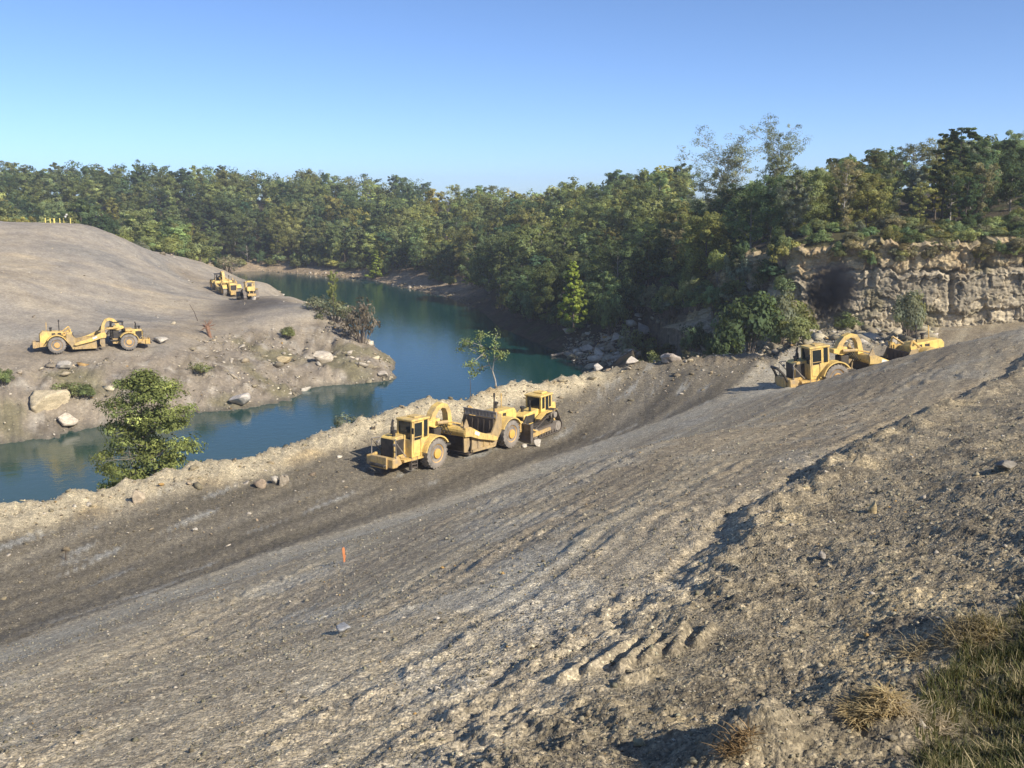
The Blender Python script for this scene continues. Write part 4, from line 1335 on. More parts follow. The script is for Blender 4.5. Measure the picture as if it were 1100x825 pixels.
# rocks on the bench and the earth bank
n = 3600
u_ = rs.uniform(-.62, .30, n); dc_ = np.interp(u_, CR_U, CR_D)
d_ = dc_ - np.abs(rs.normal(0, 7, n)) + 1.5
sz = np.clip((d_ / FPX) * (.7 + rs.pareto(2.6, n) * .8), .05, .45)
x_, y_ = u_ * d_, d_
z_, r_, m_ = terrain(x_, y_)
keep = (r_ == 0)
cols_ = stone_cols(rs, n, (.30, .245, .175), .25, .16)
stones('rubble', np.stack([x_, y_, z_], -1)[keep], sz[keep], cols_[keep], M_STONE, 7)
# stones on the far bank
n = 22000
x_ = rs.uniform(-85, -8, n); y_ = rs.uniform(88, 235, n)
z_, r_, m_ = terrain(x_, y_)
cl_ = fbm(x_ * .12, y_ * .12, 3, 403)
keep = (r_ == 1) & (z_ > .1) & (z_ < 7.2) & (rs.uniform(size=n) < .22 + .75 * sstep(-.1, .3, cl_)) & (z_ < 5.8) | ((r_ == 1) & (z_ >= 5.8) & (rs.uniform(size=n) < .01))
sz = np.clip((y_ / FPX) * (.9 + rs.pareto(2.3, n) * .9), .1, .9)
stones('bank_rubble', np.stack([x_, y_, z_], -1)[keep], sz[keep], stone_cols(rs, n, (.34, .285, .215), .42, .3)[keep], M_STONE, 8)
# rubble spit in the lake corner and the foot of the rock face
n = 5600
u_ = rs.uniform(U(605), U(1000), n); dcc = np.interp(u_, [U(560), U(620), U(700), U(760), U(860), U(1000)], [180, 158, 146, 128, 114, 108])
d_ = dcc + rs.normal(0, 4.5, n)
x_, y_ = u_ * d_, d_
z_, r_, m_ = terrain(x_, y_)
keep = (z_ > .05) & (z_ < 12.5)
sz = np.clip((y_ / FPX) * (.8 + rs.pareto(2.0, n) * 1.1), .1, 1.3)
stones('talus', np.stack([x_, y_, z_], -1)[keep], sz[keep], stone_cols(rs, n, (.34, .29, .22), .25, .22)[keep], M_STONE, 9)
# far shore stones
n = 2600
k_ = rs.randint(0, 7, n); fr = rs.uniform(size=n)
shp = np.array([(p_[0], p_[1]) for p_ in far_pts[:8]])
x_ = shp[k_, 0] + (shp[k_ + 1, 0] - shp[k_, 0]) * fr + np.abs(rs.normal(0, 2.0, n)) * .6
y_ = shp[k_, 1] + (shp[k_ + 1, 1] - shp[k_, 1]) * fr + np.abs(rs.normal(0, 2.0, n)) * .8
z_, r_, m_ = terrain(x_, y_)
keep = (z_ > .05) & (y_ > 235 + rs.uniform(0, 40, n))
sz = np.clip((y_ / FPX) * (.4 + rs.pareto(2.6, n) * .6), .1, .9)
stones('shore_rubble', np.stack([x_, y_, z_], -1)[keep], sz[keep], stone_cols(rs, n, (.30, .24, .17), .25, .12)[keep], M_STONE, 10)

# ------------------------------------------------------------------ small things people left
M_ORANGE = plain('orange_paint', (.62, .24, .10), .7, 0, .15)
M_WOOD = plain('raw_wood', (.45, .34, .2), .8, 0, .2)
M_POST = plain('yellow_post', (.75, .62, .16), .6, 0, .12)
gx, gy, gz = G(370, 603)
st = empty('survey_stake', (gx, gy, gz - .05)); tag(st, 'orange topped survey stake standing alone on the graded slope', 'stake')
st.rotation_euler = (R(4), R(-3), R(20)); st.scale = (.78, .78, .78)
MB().prism([(-.035, -.3), (.035, -.3), (.035, .62), (-.035, .62)], -.012, .012).build('lath', M_ORANGE, st)
MB().prism([(-.045, .28), (.045, .28), (.05, .60), (0, .66), (-.05, .6)], -.02, .02).box((.02, 0, .2), (.05, .04, .2), Matrix.Rotation(R(15), 3, 'Y')).build('flagging', M_ORANGE, st)

MPOST = {'post': None}
hp = [(64, 'leftmost short yellow post on top of the dirt hill'), (69, 'second short yellow post from the left on top of the dirt hill'), (73, 'thick yellow post, third from the left on top of the dirt hill'),
      (79, 'fourth short yellow post from the left on top of the dirt hill'), (83, 'yellow post just left of the white marker on the dirt hill'), (90, 'rightmost short yellow post on top of the dirt hill')]
for px, lab in hp:
    th = 1.7 if 'thick' in lab else 1.0
    x0_, y0_, z0_ = G(px, 244)
    y0_ = 205.0; x0_ = U(px) * y0_
    p_ = MB().tube([(0, 0, -.3), (0, 0, .95)], .10 * th, 10).tube([(0, 0, .95), (0, 0, 1.0)], .08 * th, 10)
    o = p_.build('marker_post', M_POST); o.location = (x0_, y0_, H(x0_, y0_)); tag(o, lab, 'post', 'yellow posts on the dirt hill')
y0_ = 204.0; x0_ = U(86) * y0_
wm = empty('marker_sign', (x0_, y0_, H(x0_, y0_))); tag(wm, 'small white marker on a thin dark post among the yellow posts', 'marker')
MB().tube([(0, 0, -.3), (.05, 0, 1.7)], .04, 6).build('post', M_DARK, wm)
MB().box((-.12, 0, 1.35), (.38, .05, .35), Matrix.Rotation(R(20), 3, 'Y')).box((.12, 0, 1.75), (.32, .05, .32), Matrix.Rotation(R(-15), 3, 'Y')).build('panel', M_WHITE, wm)

# uprooted stump and dead sticks
M_ROOT = plain('dead_root', (.235, .135, .085), .9, 0, .35, 3)
M_STICK = plain('dead_stick', (.10, .075, .055), .9, 0, .3, 3)
M_BARK = plain('pale_bark', (.30, .26, .21), .9, 0, .35, 2.5)
rs2 = random.Random(3)
gx, gy, gz = G(223, 361)
sp = empty('uprooted_stump', (gx, gy, gz)); tag(sp, 'rust brown uprooted stump with a fan of roots on the far bank', 'stump')
rt = MB()
for k in range(24):
    a = rs2.uniform(0, 6.28); e = rs2.uniform(-.4, 1.2); L_ = rs2.uniform(.5, 1.6)
    dx, dy, dz_ = math.cos(a) * math.cos(e), math.sin(a) * math.cos(e) * .6, math.sin(e)
    rt.tube([(0, 0, 1.3), (dx * L_ * .5, dy * L_ * .5, 1.3 + dz_ * L_ * .5 + rs2.uniform(-.1, .1)), (dx * L_, dy * L_, 1.3 + dz_ * L_ * .8 + rs2.uniform(-.25, .15))], .09, 6, .02)
rt.build('root', M_ROOT, sp)
MB().tube([(0, 0, 1.4), (.25, -.2, .6), (.6, -.3, -.6)], .34, 9, .2).build('trunk', M_ROOT, sp)
def stick(px, py, L_, lean, r, lab, mat=None, az=0.0, n=0):
    gx, gy, gz = G(px, py)
    d = Vector((math.sin(lean), az, math.cos(lean))).normalized()
    m_ = MB().tube([Vector((0, 0, -.25)), d * L_ * .5 + Vector((.02 * L_, 0, .03 * L_)), d * L_], r, 6, r * .35)
    for k in range(n):
        p_ = d * L_ * (.4 + .5 * k / max(1, n)); q_ = p_ + Vector((rs2.uniform(-1, 1), rs2.uniform(-1, 1), rs2.uniform(.3, 1))) * L_ * .25
        m_.tube([p_, q_], r * .5, 5, r * .15)
    o = m_.build('dead_stick', mat or M_STICK); o.location = (gx, gy, gz); tag(o, lab, 'stick')
    return o
stick(213, 345, 3.0, -.5, .075, 'dark bar in place of a gully on the dirt hill above the uprooted stump', None, .2)  # added bar that stands in for a dark gully line in the slope
stick(385, 395, 1.8, .1, .06, 'thin dead stem standing on the tip of the point')
stick(505, 432, 2.4, .0, .035, 'thin dead stem on the earth bank right of the small tree')
stick(70, 602, .55, .15, .03, 'dead twig standing in the dark bench near the left edge', None, 0, 3)
lg = P(575, 373, 168); 
lo = MB().tube([(0, 0, .1), (4.5, 2.0, .7), (8.2, 4.2, 1.4)], .22, 7, .1).build('driftwood_log', M_BARK); p_ = Wp(592, 383); lo.location = (p_[0] , p_[1], 0.05); tag(lo, 'bleached log lying in the shaded corner of the lake', 'log')

# ------------------------------------------------------------------ grass
def blades(name, pts, hgt, rs, mat, wid=.006, lean=.35, cols=None, nseg=2):
    n = len(pts)
    az = rs.uniform(0, 2 * np.pi, n); le = np.abs(rs.normal(0, lean, n)) + .05
    dx, dy = np.cos(az), np.sin(az)
    sx, sy = -dy, dx
    V = []
    for t_, wf in ((0, 1.0), (.55, .75), (1.0, .12)):
        off = hgt * le * t_ ** 1.8; zz = hgt * t_ * (1 - .25 * le * t_)
        for s in (-1, 1):
            V.append(np.stack([pts[:, 0] + dx * off + sx * s * wid * wf, pts[:, 1] + dy * off + sy * s * wid * wf, pts[:, 2] + zz - .01], -1))
    V = np.stack(V, 1).reshape(-1, 3)
    b0 = (np.arange(n) * 6)[:, None]
    F = np.concatenate([b0 + np.array([[0, 1, 3, 2]]), b0 + np.array([[2, 3, 5, 4]])], 0)
    me = mesh_np(name, V, F, {'soil': ('FLOAT_COLOR', np.repeat(cols, 6, 0))})
    o = link(name, me, mat); tag(o, kind='stuff')
    return o
def leaf_like(name, attr=True, trans=.35, objcol=False):
    m, nt, b = new_mat(name)
    out = nt.nodes['Material Output']
    nt.nodes.remove(b)
    at = nd(nt, 'ShaderNodeAttribute', attribute_name='soil')
    col = at.outputs['Color']
    if objcol:
        oi = nd(nt, 'ShaderNodeObjectInfo')
        col = mixc(nt, at.outputs['Color'], oi.outputs['Color'], 1.0, 'MULTIPLY')
    df = nd(nt, 'ShaderNodeBsdfDiffuse'); tr = nd(nt, 'ShaderNodeBsdfTranslucent'); mx = nd(nt, 'ShaderNodeMixShader')
    lk(nt, col, df.inputs[0])
    c2 = mixc(nt, col, (1.25, 1.15, .55), 1.0, 'MULTIPLY')
    lk(nt, c2, tr.inputs[0])
    mx.inputs[0].default_value = trans
    lk(nt, df.outputs[0], mx.inputs[1]); lk(nt, tr.outputs[0], mx.inputs[2])
    lk(nt, mx.outputs[0], out.inputs['Surface'])
    return m
M_GRASS = leaf_like('grass_blade', trans=.3)
rs = np.random.RandomState(21)
n = 52000
d_ = rs.uniform(5.0, 10.2, n) ; u_ = rs.uniform(.42, .78, n)
x_, y_ = u_ * d_, d_
gmk = grass_mask(x_, y_)
tuf = sstep(-.3, .3, fbm(x_ * 2.2, y_ * 2.2, 3, 411))
keep = rs.uniform(size=n) < gmk * (.10 + .80 * tuf)
x_, y_, tuf = x_[keep], y_[keep], tuf[keep]
z_ = H(x_, y_)
n = len(x_)
mixv = rs.uniform(size=n) + .35 * fbm(x_ * 1.2, y_ * 1.2, 2, 413)
gc = np.where((mixv < .62)[:, None], ccol(.098, .108, .048), np.where((mixv < .82)[:, None], ccol(.18, .165, .085), ccol(.42, .36, .22))) * np.exp(rs.normal(0, .22, (n, 1)))
blades('grass', np.stack([x_, y_, z_], -1), rs.uniform(.05, .14, n) * (.6 + .7 * tuf), rs, M_GRASS, .0045, .6, gc)
n = 15000
d_ = rs.uniform(1.5, 10.2, n); x_ = d_ * .76 + rs.uniform(0, 7, n) ; y_ = d_
keep = rs.uniform(size=n) < grass_mask(x_, y_) * (.3 + .7 * sstep(-.3, .3, fbm(x_ * 2.2, y_ * 2.2, 3, 411)))
x_, y_ = x_[keep], y_[keep]; n = len(x_)
gc = np.where((rs.uniform(size=n) < .7)[:, None], ccol(.12, .128, .055), ccol(.34, .29, .17)) * np.exp(rs.normal(0, .22, (n, 1)))
blades('grass_margin', np.stack([x_, y_, H(x_, y_)], -1), rs.uniform(.06, .15, n), rs, M_GRASS, .010, .7, gc)
# dry straw tufts
def straw(px, py, rad, n, label, seed, h=.18, col=(.50, .40, .22), flat=1.0):
    rs = np.random.RandomState(seed)
    gx, gy, gz = G(px, py)
    a = rs.uniform(0, 2 * np.pi, n); r_ = rad * np.sqrt(rs.uniform(size=n))
    X = gx + r_ * np.cos(a); Y = gy + r_ * np.sin(a) * .7
    Z = H(X, Y) + .03
    az = rs.uniform(0, 2 * np.pi, n); el = np.abs(rs.normal(.0, .2, n)); Ls = rs.uniform(.5, 1.2, n) * h
    D = np.stack([np.cos(az) * np.cos(el), np.sin(az) * np.cos(el), np.sin(el) * flat], -1) * Ls[:, None]
    S = np.stack([-np.sin(az), np.cos(az), np.zeros(n)], -1) * .004
    p0 = np.stack([X, Y, Z], -1); mid = p0 + D * .5 + np.array([0, 0, .25]) * Ls[:, None] * rs.uniform(.1, .6, (n, 1)); p1 = p0 + D
    V = np.stack([p0 - S, p0 + S, mid - S, mid + S, p1 - S * .4, p1 + S * .4], 1).reshape(-1, 3)
    b0 = (np.arange(n) * 6)[:, None]
    F = np.concatenate([b0 + np.array([[0, 1, 3, 2]]), b0 + np.array([[2, 3, 5, 4]])], 0)
    C = np.repeat(np.array(col)[None] * np.exp(rs.normal(0, .25, (n, 1))), 6, 0)
    V0 = np.array([gx, gy, gz])
    o = link('dry_grass_tuft', mesh_np('dry_grass_tuft', V - V0, F, {'soil': ('FLOAT_COLOR', np.clip(C, .03, .8))}), M_GRASS)
    o.location = V0
    tag(o, label, 'dry grass')
straw(938, 766, .24, 800, 'bundle of pale straw lying on a clod beside the grass', 31, .13)
straw(988, 775, .26, 420, 'thin grey straw between the straw bundle and the grass', 34, .13, (.40, .34, .24))
straw(792, 808, .13, 160, 'small tuft of brown dead grass at the bottom edge in shade', 32, .14, (.28, .20, .11), 1.6)
straw(1045, 680, .3, 420, 'tall dry grass at the upper edge of the turf', 33, .18, (.36, .30, .18), 2.2)
straw(985, 700, .14, 90, 'few dead stalks on the rough ground left of the turf', 35, .2, (.40, .33, .2), 1.6)

# ------------------------------------------------------------------ diesel smoke
def smoke():
    c = P(893, 312, 88)
    V, F = ICO3
    V = V * (1 + .18 * perlin(V[:, 0] * 1.7 + 5, V[:, 1] * 1.7 + V[:, 2] * 1.9, 501))[:, None]
    V = V * np.array([3.1, 2.5, 3.7])
    me = mesh_np('smoke', V, F, smooth=True)
    m = bpy.data.materials.new('diesel_smoke'); m.use_nodes = True
    nt = m.node_tree; nt.nodes.clear()
    out = nd(nt, 'ShaderNodeOutputMaterial'); pv = nd(nt, 'ShaderNodeVolumePrincipled')
    pv.inputs['Color'].default_value = (.06, .065, .08, 1)
    tc = nd(nt, 'ShaderNodeTexCoord')
    mp = nd(nt, 'ShaderNodeMapping'); mp.inputs['Scale'].default_value = (1 / 2.9, 1 / 2.3, 1 / 3.5)
    lk(nt, tc.outputs['Object'], mp.inputs['Vector'])
    ln = nd(nt, 'ShaderNodeVectorMath', operation='LENGTH'); lk(nt, mp.outputs[0], ln.inputs[0])
    fall = nd(nt, 'ShaderNodeMapRange', interpolation_type='SMOOTHSTEP')
    fall.inputs['From Min'].default_value = 1.0; fall.inputs['From Max'].default_value = .05
    lk(nt, ln.outputs['Value'], fall.inputs['Value'])
    nz = noise(nt, tc.outputs['Object'], .55, 4, .6)
    mr = nd(nt, 'ShaderNodeMapRange'); mr.inputs['From Min'].default_value = .37; mr.inputs['From Max'].default_value = .66
    lk(nt, nz, mr.inputs['Value'])
    mu = nd(nt, 'ShaderNodeMath', operation='MULTIPLY'); lk(nt, fall.outputs[0], mu.inputs[0]); lk(nt, mr.outputs[0], mu.inputs[1])
    m2 = nd(nt, 'ShaderNodeMath', operation='MULTIPLY'); lk(nt, mu.outputs[0], m2.inputs[0]); m2.inputs[1].default_value = 5.5
    lk(nt, m2.outputs[0], pv.inputs['Density'])
    lk(nt, pv.outputs[0], out.inputs['Volume'])
    o = link('smoke', me, m); o.location = c
    tag(o, 'dark puff of diesel smoke hanging before the rock face', 'smoke', None, 'stuff')
smoke()
# ------------------------------------------------------------------ trees and bushes
M_LEAF = leaf_like('leaf', trans=.46, objcol=True)
M_TRUNK = plain('bark', (.13, .105, .08), .95, 0, .4, 3)
M_TRUNK_PALE = plain('pale_tree_bark', (.36, .33, .28), .9, 0, .35, 3)
M_TWIG = plain('twig', (.20, .165, .13), .95, 0, .3, 3)

class Quads:
    def __init__(self): self.V, self.F, self.n = [], [], 0
    def add(self, V, F):
        self.V.append(V); self.F.append(F + self.n); self.n += len(V)
    def tube(self, pts, r0, r1, n=6):
        pts = np.asarray(pts, float); k = len(pts)
        d = np.gradient(pts, axis=0); d /= np.linalg.norm(d, axis=1)[:, None] + 1e-9
        up = np.where(np.abs(d[:, 2:3]) < .9, np.array([[0, 0, 1.]]), np.array([[1., 0, 0]]))
        s = np.cross(d, up); s /= np.linalg.norm(s, axis=1)[:, None] + 1e-9
        t = np.cross(s, d)
        r = np.linspace(r0, r1, k)[:, None, None]
        a = np.arange(n) / n * 2 * np.pi
        ring = pts[:, None] + r * (s[:, None] * np.cos(a)[None, :, None] + t[:, None] * np.sin(a)[None, :, None])
        idx = np.arange(k * n).reshape(k, n)
        F = np.stack([idx[:-1], np.roll(idx[:-1], -1, 1), np.roll(idx[1:], -1, 1), idx[1:]], -1).reshape(-1, 4)
        self.add(ring.reshape(-1, 3), F)
    def mesh(self, name, attrs=None):
        return mesh_np(name, np.concatenate(self.V), np.concatenate(self.F), attrs)

def leaves(C, rad, per, size, rs, tint, base, up=.5, flat=.75, elong=1.5, centre=None):
    """Rhombic leaf sprays scattered about clump centres C."""
    k = len(C)
    n = k * per
    ci = np.repeat(np.arange(k), per)
    o = rs.normal(size=(n, 3)); o /= np.linalg.norm(o, axis=1)[:, None]
    rr = rad[ci] * rs.uniform(.1, 1, n) ** .4
    p = C[ci] + o * rr[:, None] * np.array([1, 1, flat])
    cc0 = C.mean(0) if centre is None else np.asarray(centre)
    og = p - cc0; og /= np.linalg.norm(og, axis=1)[:, None] + 1e-6
    nrm = rs.normal(size=(n, 3)) * .42 + o * .6 + og * .75 + np.array([0, 0, up * .7])
    nrm /= np.linalg.norm(nrm, axis=1)[:, None]
    a = np.cross(nrm, rs.normal(size=(n, 3))); a /= np.linalg.norm(a, axis=1)[:, None]
    b = np.cross(nrm, a)
    s = size * rs.uniform(.6, 1.3, n)[:, None]
    V = np.stack([p - a * s * .5 * elong, p + b * s * .42, p + a * s * .5 * elong, p - b * s * .42], 1)
    ct = rs.normal(0, tint, k)[ci] + rs.normal(0, tint * .45, n)
    col = np.array(base)[None] * np.exp(ct)[:, None]
    yl = np.clip(rs.normal(0, .09, k)[ci] + rs.normal(0, .06, n), -.3, .35)[:, None]
    col = col * np.concatenate([1 + .40 * yl, 1 + .14 * yl, 1 - .35 * yl], 1)
    return V.reshape(-1, 3), np.repeat(np.clip(col, .004, 2.0), 4, 0)

def tree_proto(seed, Hh, R0, base, shape, n_br, per, leaf, tint=.28, flat=.7, clump=1.0, trunk_r=None, cover=1.0, limb_pitch=.5, wander=.04, colr=(1, 1, 1), sub=3):
    rs = np.random.RandomState(seed)
    tq = Quads()
    nseg = 9
    tz = np.linspace(0, 1, nseg)
    wob = np.cumsum(rs.normal(0, wander * Hh / nseg, (nseg, 2)), 0)
    trunk = np.stack([wob[:, 0], wob[:, 1], tz * Hh * .95 - .4], -1)
    r0 = trunk_r or Hh * .016
    tq.tube(trunk, r0, r0 * .15, 8)
    Cs, Rs = [], []
    for i in range(n_br):
        t = base + (.97 - base) * ((i + rs.uniform(0, 1)) / n_br)
        az = i * 2.39996 + rs.normal(0, .35)
        q = (t - base) / (1 - base)
        if shape == 'round': L = R0 * math.sqrt(max(.06, 1 - ((q - .42) / .62) ** 2))
        elif shape == 'cone': L = R0 * (1.05 - q) + .12 * R0
        elif shape == 'column': L = R0 * (1 - .55 * abs(q - .4)) * (1 if q < .85 else .6)
        elif shape == 'vase': L = R0 * (.45 + .65 * q) * (1 if q < .9 else .7)
        else: L = R0 * (.75 + .25 * math.sin(q * 9)) * (1 - .35 * q)
        L *= rs.uniform(.68, 1.18)
        p0 = np.array([np.interp(t, tz, trunk[:, 0]), np.interp(t, tz, trunk[:, 1]), t * Hh * .95 - .4])
        pitch = limb_pitch * (1 - .3 * q) + rs.normal(0, .18)
        if shape == 'cone': pitch = limb_pitch - .1 + rs.normal(0, .08)
        d = np.array([math.cos(az) * math.cos(pitch), math.sin(az) * math.cos(pitch), math.sin(pitch)])
        pts = [p0]
        for k in range(1, 5):
            bend = np.array([rs.normal(0, .08), rs.normal(0, .08), .05 * k * (1 if shape != 'cone' else -.4)])
            pts.append(pts[-1] + (d + bend) * L / 4)
        pts = np.array(pts)
        tq.tube(pts, r0 * .42 * (1 - .6 * q), r0 * .06, 5)
        cr = clump * (.55 + .25 * rs.uniform()) * max(.5, L * .36)
        for k in (2, 3, 4):
            if rs.uniform() < cover:
                Cs.append(pts[k] + rs.normal(0, .12 * L, 3) * np.array([1, 1, .6])); Rs.append(cr * rs.uniform(.7, 1.15))
        for j in range(sub):
            k = rs.randint(1, 5); e = pts[k]
            dz = rs.normal(size=3); dz /= np.linalg.norm(dz); dz[2] = abs(dz[2]) * .7
            tip = e + (d * .5 + dz) * L * .33
            tq.tube(np.array([e, (e + tip) / 2 + rs.normal(0, .05, 3), tip]), r0 * .14, r0 * .04, 4)
            if rs.uniform() < cover:
                Cs.append(tip); Rs.append(cr * rs.uniform(.6, 1.05))
    if shape in ('round', 'cone', 'column', 'odd'):
        Cs.append(trunk[-1] + np.array([0, 0, .1])); Rs.append(max(.6, R0 * .22))
    Cs, Rs = np.array(Cs), np.array(Rs)
    V, col = leaves(Cs, Rs, per, leaf, rs, tint, colr, flat=flat)
    F = np.arange(len(V)).reshape(-1, 4)
    crown = mesh_np('crown', V, F, {'soil': ('FLOAT_COLOR', col)})
    return tq.mesh('trunk'), crown, Hh

def bush_proto(seed, Hh, R0, per, leaf, n_cl=26, tint=.28, twigs=14):
    rs = np.random.RandomState(seed)
    tq = Quads()
    Cs, Rs = [], []
    for i in range(n_cl):
        az = rs.uniform(0, 6.283); rr = R0 * math.sqrt(rs.uniform()) * .8
        top = Hh * (1 - .55 * (rr / R0) ** 2) * rs.uniform(.35, .95)
        Cs.append([math.cos(az) * rr, math.sin(az) * rr, top]); Rs.append(R0 * rs.uniform(.18, .38))
    for i in range(twigs):
        e = np.array(Cs[i % n_cl]); tq.tube(np.array([[e[0] * .12, e[1] * .12, -.3], [e[0] * .6, e[1] * .6, e[2] * .6], e * np.array([1.05, 1.05, 1.08])]), .022 * R0, .006, 4)
    V, col = leaves(np.array(Cs), np.array(Rs), per, leaf, rs, tint, (1, 1, 1))
    return tq.mesh('stem'), mesh_np('foliage', V, np.arange(len(V)).reshape(-1, 4), {'soil': ('FLOAT_COLOR', col)}), Hh

PROT = {
    'oak': [tree_proto(31 + k, 13.0, 4.3 + .5 * (k % 2), .08, 'round', 24, 96, .245, tint=.24, clump=1.05) for k in range(4)],
    'tall': [tree_proto(41 + k, 17.0, 3.3, .14, 'column', 26, 96, .245, tint=.24, limb_pitch=.75, clump=1.1) for k in range(3)],
    'airy': [tree_proto(51 + k, 14.0, 3.8, .15, 'vase', 22, 60, .24, cover=.9, limb_pitch=.8, clump=1.0, tint=.24) for k in range(3)],
    'pine': [tree_proto(61 + k, 17.0, 3.4, .35, 'odd', 26, 70, .30, flat=.4, limb_pitch=.15, clump=.9, tint=.22) for k in range(2)],
    'cone': [tree_proto(71 + k, 11.0, 2.7, .06, 'cone', 40, 70, .24, limb_pitch=.45, clump=.8, sub=2, tint=.26) for k in range(2)],
    'bare': [tree_proto(81 + k, 13.0, 4.2, .3, 'vase', 30, 44, .13, cover=.95, limb_pitch=.85, clump=.75, sub=10, trunk_r=.13) for k in range(2)],
}
BUSH = [bush_proto(91 + k, 2.4, 1.7, 80, .14, 30) for k in range(4)]
LOOSE = [bush_proto(101 + k, 2.2, 1.6, 26, .15, 30, twigs=26) for k in range(4)]

C_DARK, C_MID, C_OLIVE, C_YEL, C_BRN, C_GRAY, C_BRT = (.118, .165, .078), (.205, .255, .110), (.26, .29, .128), (.325, .36, .135), (.26, .255, .16), (.26, .285, .195), (.32, .39, .085)
def put_tree(kind, pos, h, col, label, group=None, k=0, rot=0.0, sq=1.0, trunk=None, name=None, cat='tree', tilt=0.0):
    tm, cm, h0 = PROT[kind][k % len(PROT[kind])]
    t = empty(name or ('pine_tree' if kind == 'pine' else 'tree'), pos)
    s = h / h0
    t.scale = (s * sq, s * sq, s); t.rotation_euler = (tilt, 0, rot)
    tag(t, label, cat, group)
    a = link('trunk', tm, None, t)
    if len(tm.materials) == 0: tm.materials.append(M_TRUNK)
    if trunk is not None:
        a.material_slots[0].link = 'OBJECT'; a.material_slots[0].material = trunk
    c = link('crown', cm, None, t)
    if len(cm.materials) == 0: cm.materials.append(M_LEAF)
    c.color = (*col, 1)
    return t
def put_bush(pos, h, w, col, label, group=None, k=0, rot=0.0, src=None, name='bush', cat='bush'):
    tm, cm, h0 = (src or BUSH)[k % len(src or BUSH)]
    t = empty(name, pos); t.scale = (w / 3.4, w / 3.4, h / h0); t.rotation_euler = (0, 0, rot)
    tag(t, label, cat, group)
    a = link('stem', tm, None, t); c = link('foliage', cm, None, t)
    if len(tm.materials) == 0: tm.materials.append(M_TWIG)
    if len(cm.materials) == 0: cm.materials.append(M_LEAF)
    c.color = (*col, 1)
    return t
def jit(col, rs, a=.16):
    f = math.exp(rs.normal(0, a)); g_ = rs.normal(0, .09)
    return (col[0] * f * (1 + g_), col[1] * f, col[2] * f * (1 - g_))

# --- the wood: places first, then the nearest get a tree of their own
rs = np.random.RandomState(77)
def scatter(fn, n, box, gap):
    """Places kept a gap apart; fn(x, y, z, reg) says how likely one is (0..1)."""
    X = rs.uniform(box[0], box[1], n); Y = rs.uniform(box[2], box[3], n)
    z, r, m = terrain(X, Y)
    p = fn(X, Y, z, r)
    ok = np.where(rs.uniform(size=n) < p)[0]
    out = []
    cell = {}
    for i in ok:
        g_ = gap(X[i], Y[i]) if callable(gap) else gap
        c = (int(X[i] // 8), int(Y[i] // 8)); bad = False
        for a in (-1, 0, 1):
            for b in (-1, 0, 1):
                for (qx, qy) in cell.get((c[0] + a, c[1] + b), ()):
                    if (qx - X[i]) ** 2 + (qy - Y[i]) ** 2 < g_ * g_: bad = True; break
                if bad: break
            if bad: break
        if not bad:
            cell.setdefault(c, []).append((X[i], Y[i])); out.append((X[i], Y[i], z[i]))
    return out
def right_fn(x, y, z, r):
    u = x / y; dcl = np.interp(u, CL_U, CL_D)
    return ((r == 2) & (u > .135) & (y > dcl + 6.5) & (z > 8)) * 1.0
right = scatter(right_fn, 5000, (15, 150, 100, 215), 4.4)
def slope_fn(x, y, z, r):
    u = x / y
    sunny = ~((y < 160) & (u > .03) & (u < .145))
    return (sunny & (r == 2) & (z > 2.2) & (u > -.20) & (u < .17) & ((y > 168) | (u < .12)) & (y > np.interp(u, CL_U, CL_D) + 4) & (x > -70)) * 1.0
slope = scatter(slope_fn, 6000, (-70, 60, 150, 420), 5.0)
def left_fn(x, y, z, r):
    return ((r == 2) & (z > 2.0) & (x < -45) & (x > -.72 * y - 10)) * 1.0
left = scatter(left_fn, 9000, (-330, -45, 262, 560), 6.2)
sites = []
for (x, y, z) in right: sites.append((x, y, z, 'R'))
for (x, y, z) in slope: sites.append((x, y, z, 'S'))
for (x, y, z) in left: sites.append((x, y, z, 'L'))
# hidden ones fall out: only trees within the view (with a margin) are kept
sites = [s for s in sites if abs(s[0] / s[1]) < .68]
def seen_score(s):
    x, y, z, zn = s
    front = {'R': np.interp(x / y, CL_U, CL_D), 'S': 150.0, 'L': 255.0}[zn]
    return y * (1 + (.004 * (y - front) if zn == 'R' else 0))
sites.sort(key=lambda s_: s_[1])
N_IND = 285
def zone_name(zn, x, y):
    u = x / y
    if zn == 'R':
        row = y - np.interp(u, CL_U, CL_D)
        b = 'front row' if row < 16 else 'second row' if row < 34 else 'back row'
        pxx = 550 + u * FPX
        b += ', near the bare trees' if pxx < 860 else ', left of the pine' if pxx < 985 else ', right of the pine'
        return 'above the rock face, %s' % b, 'above the rock face ' + b
    if zn == 'S':
        b = 'near the rock outcrop' if y < 205 else 'by the lake bend' if y < 265 else 'by the upper lake'
        return 'of the right shore %s' % b, 'of the right shore wood ' + b
    b = 'behind the hill top' if u < -.38 else 'behind the far scraper' if u < -.24 else 'at the head of the lake'
    b += ', front row' if y < 340 else ', back row'
    return 'of the far wood %s' % b, 'of the far wood ' + b
LABZ = {}
GRPZ = {'R': 'trees of the wood above the rock face', 'S': 'trees of the shaded shore wood', 'L': 'trees of the wood beyond the dirt hill'}
KN = {'oak': 'broad tree', 'tall': 'narrow tree', 'airy': 'thin crowned tree', 'pine': 'pine', 'cone': 'pointed tree', 'bare': 'leafless tree'}
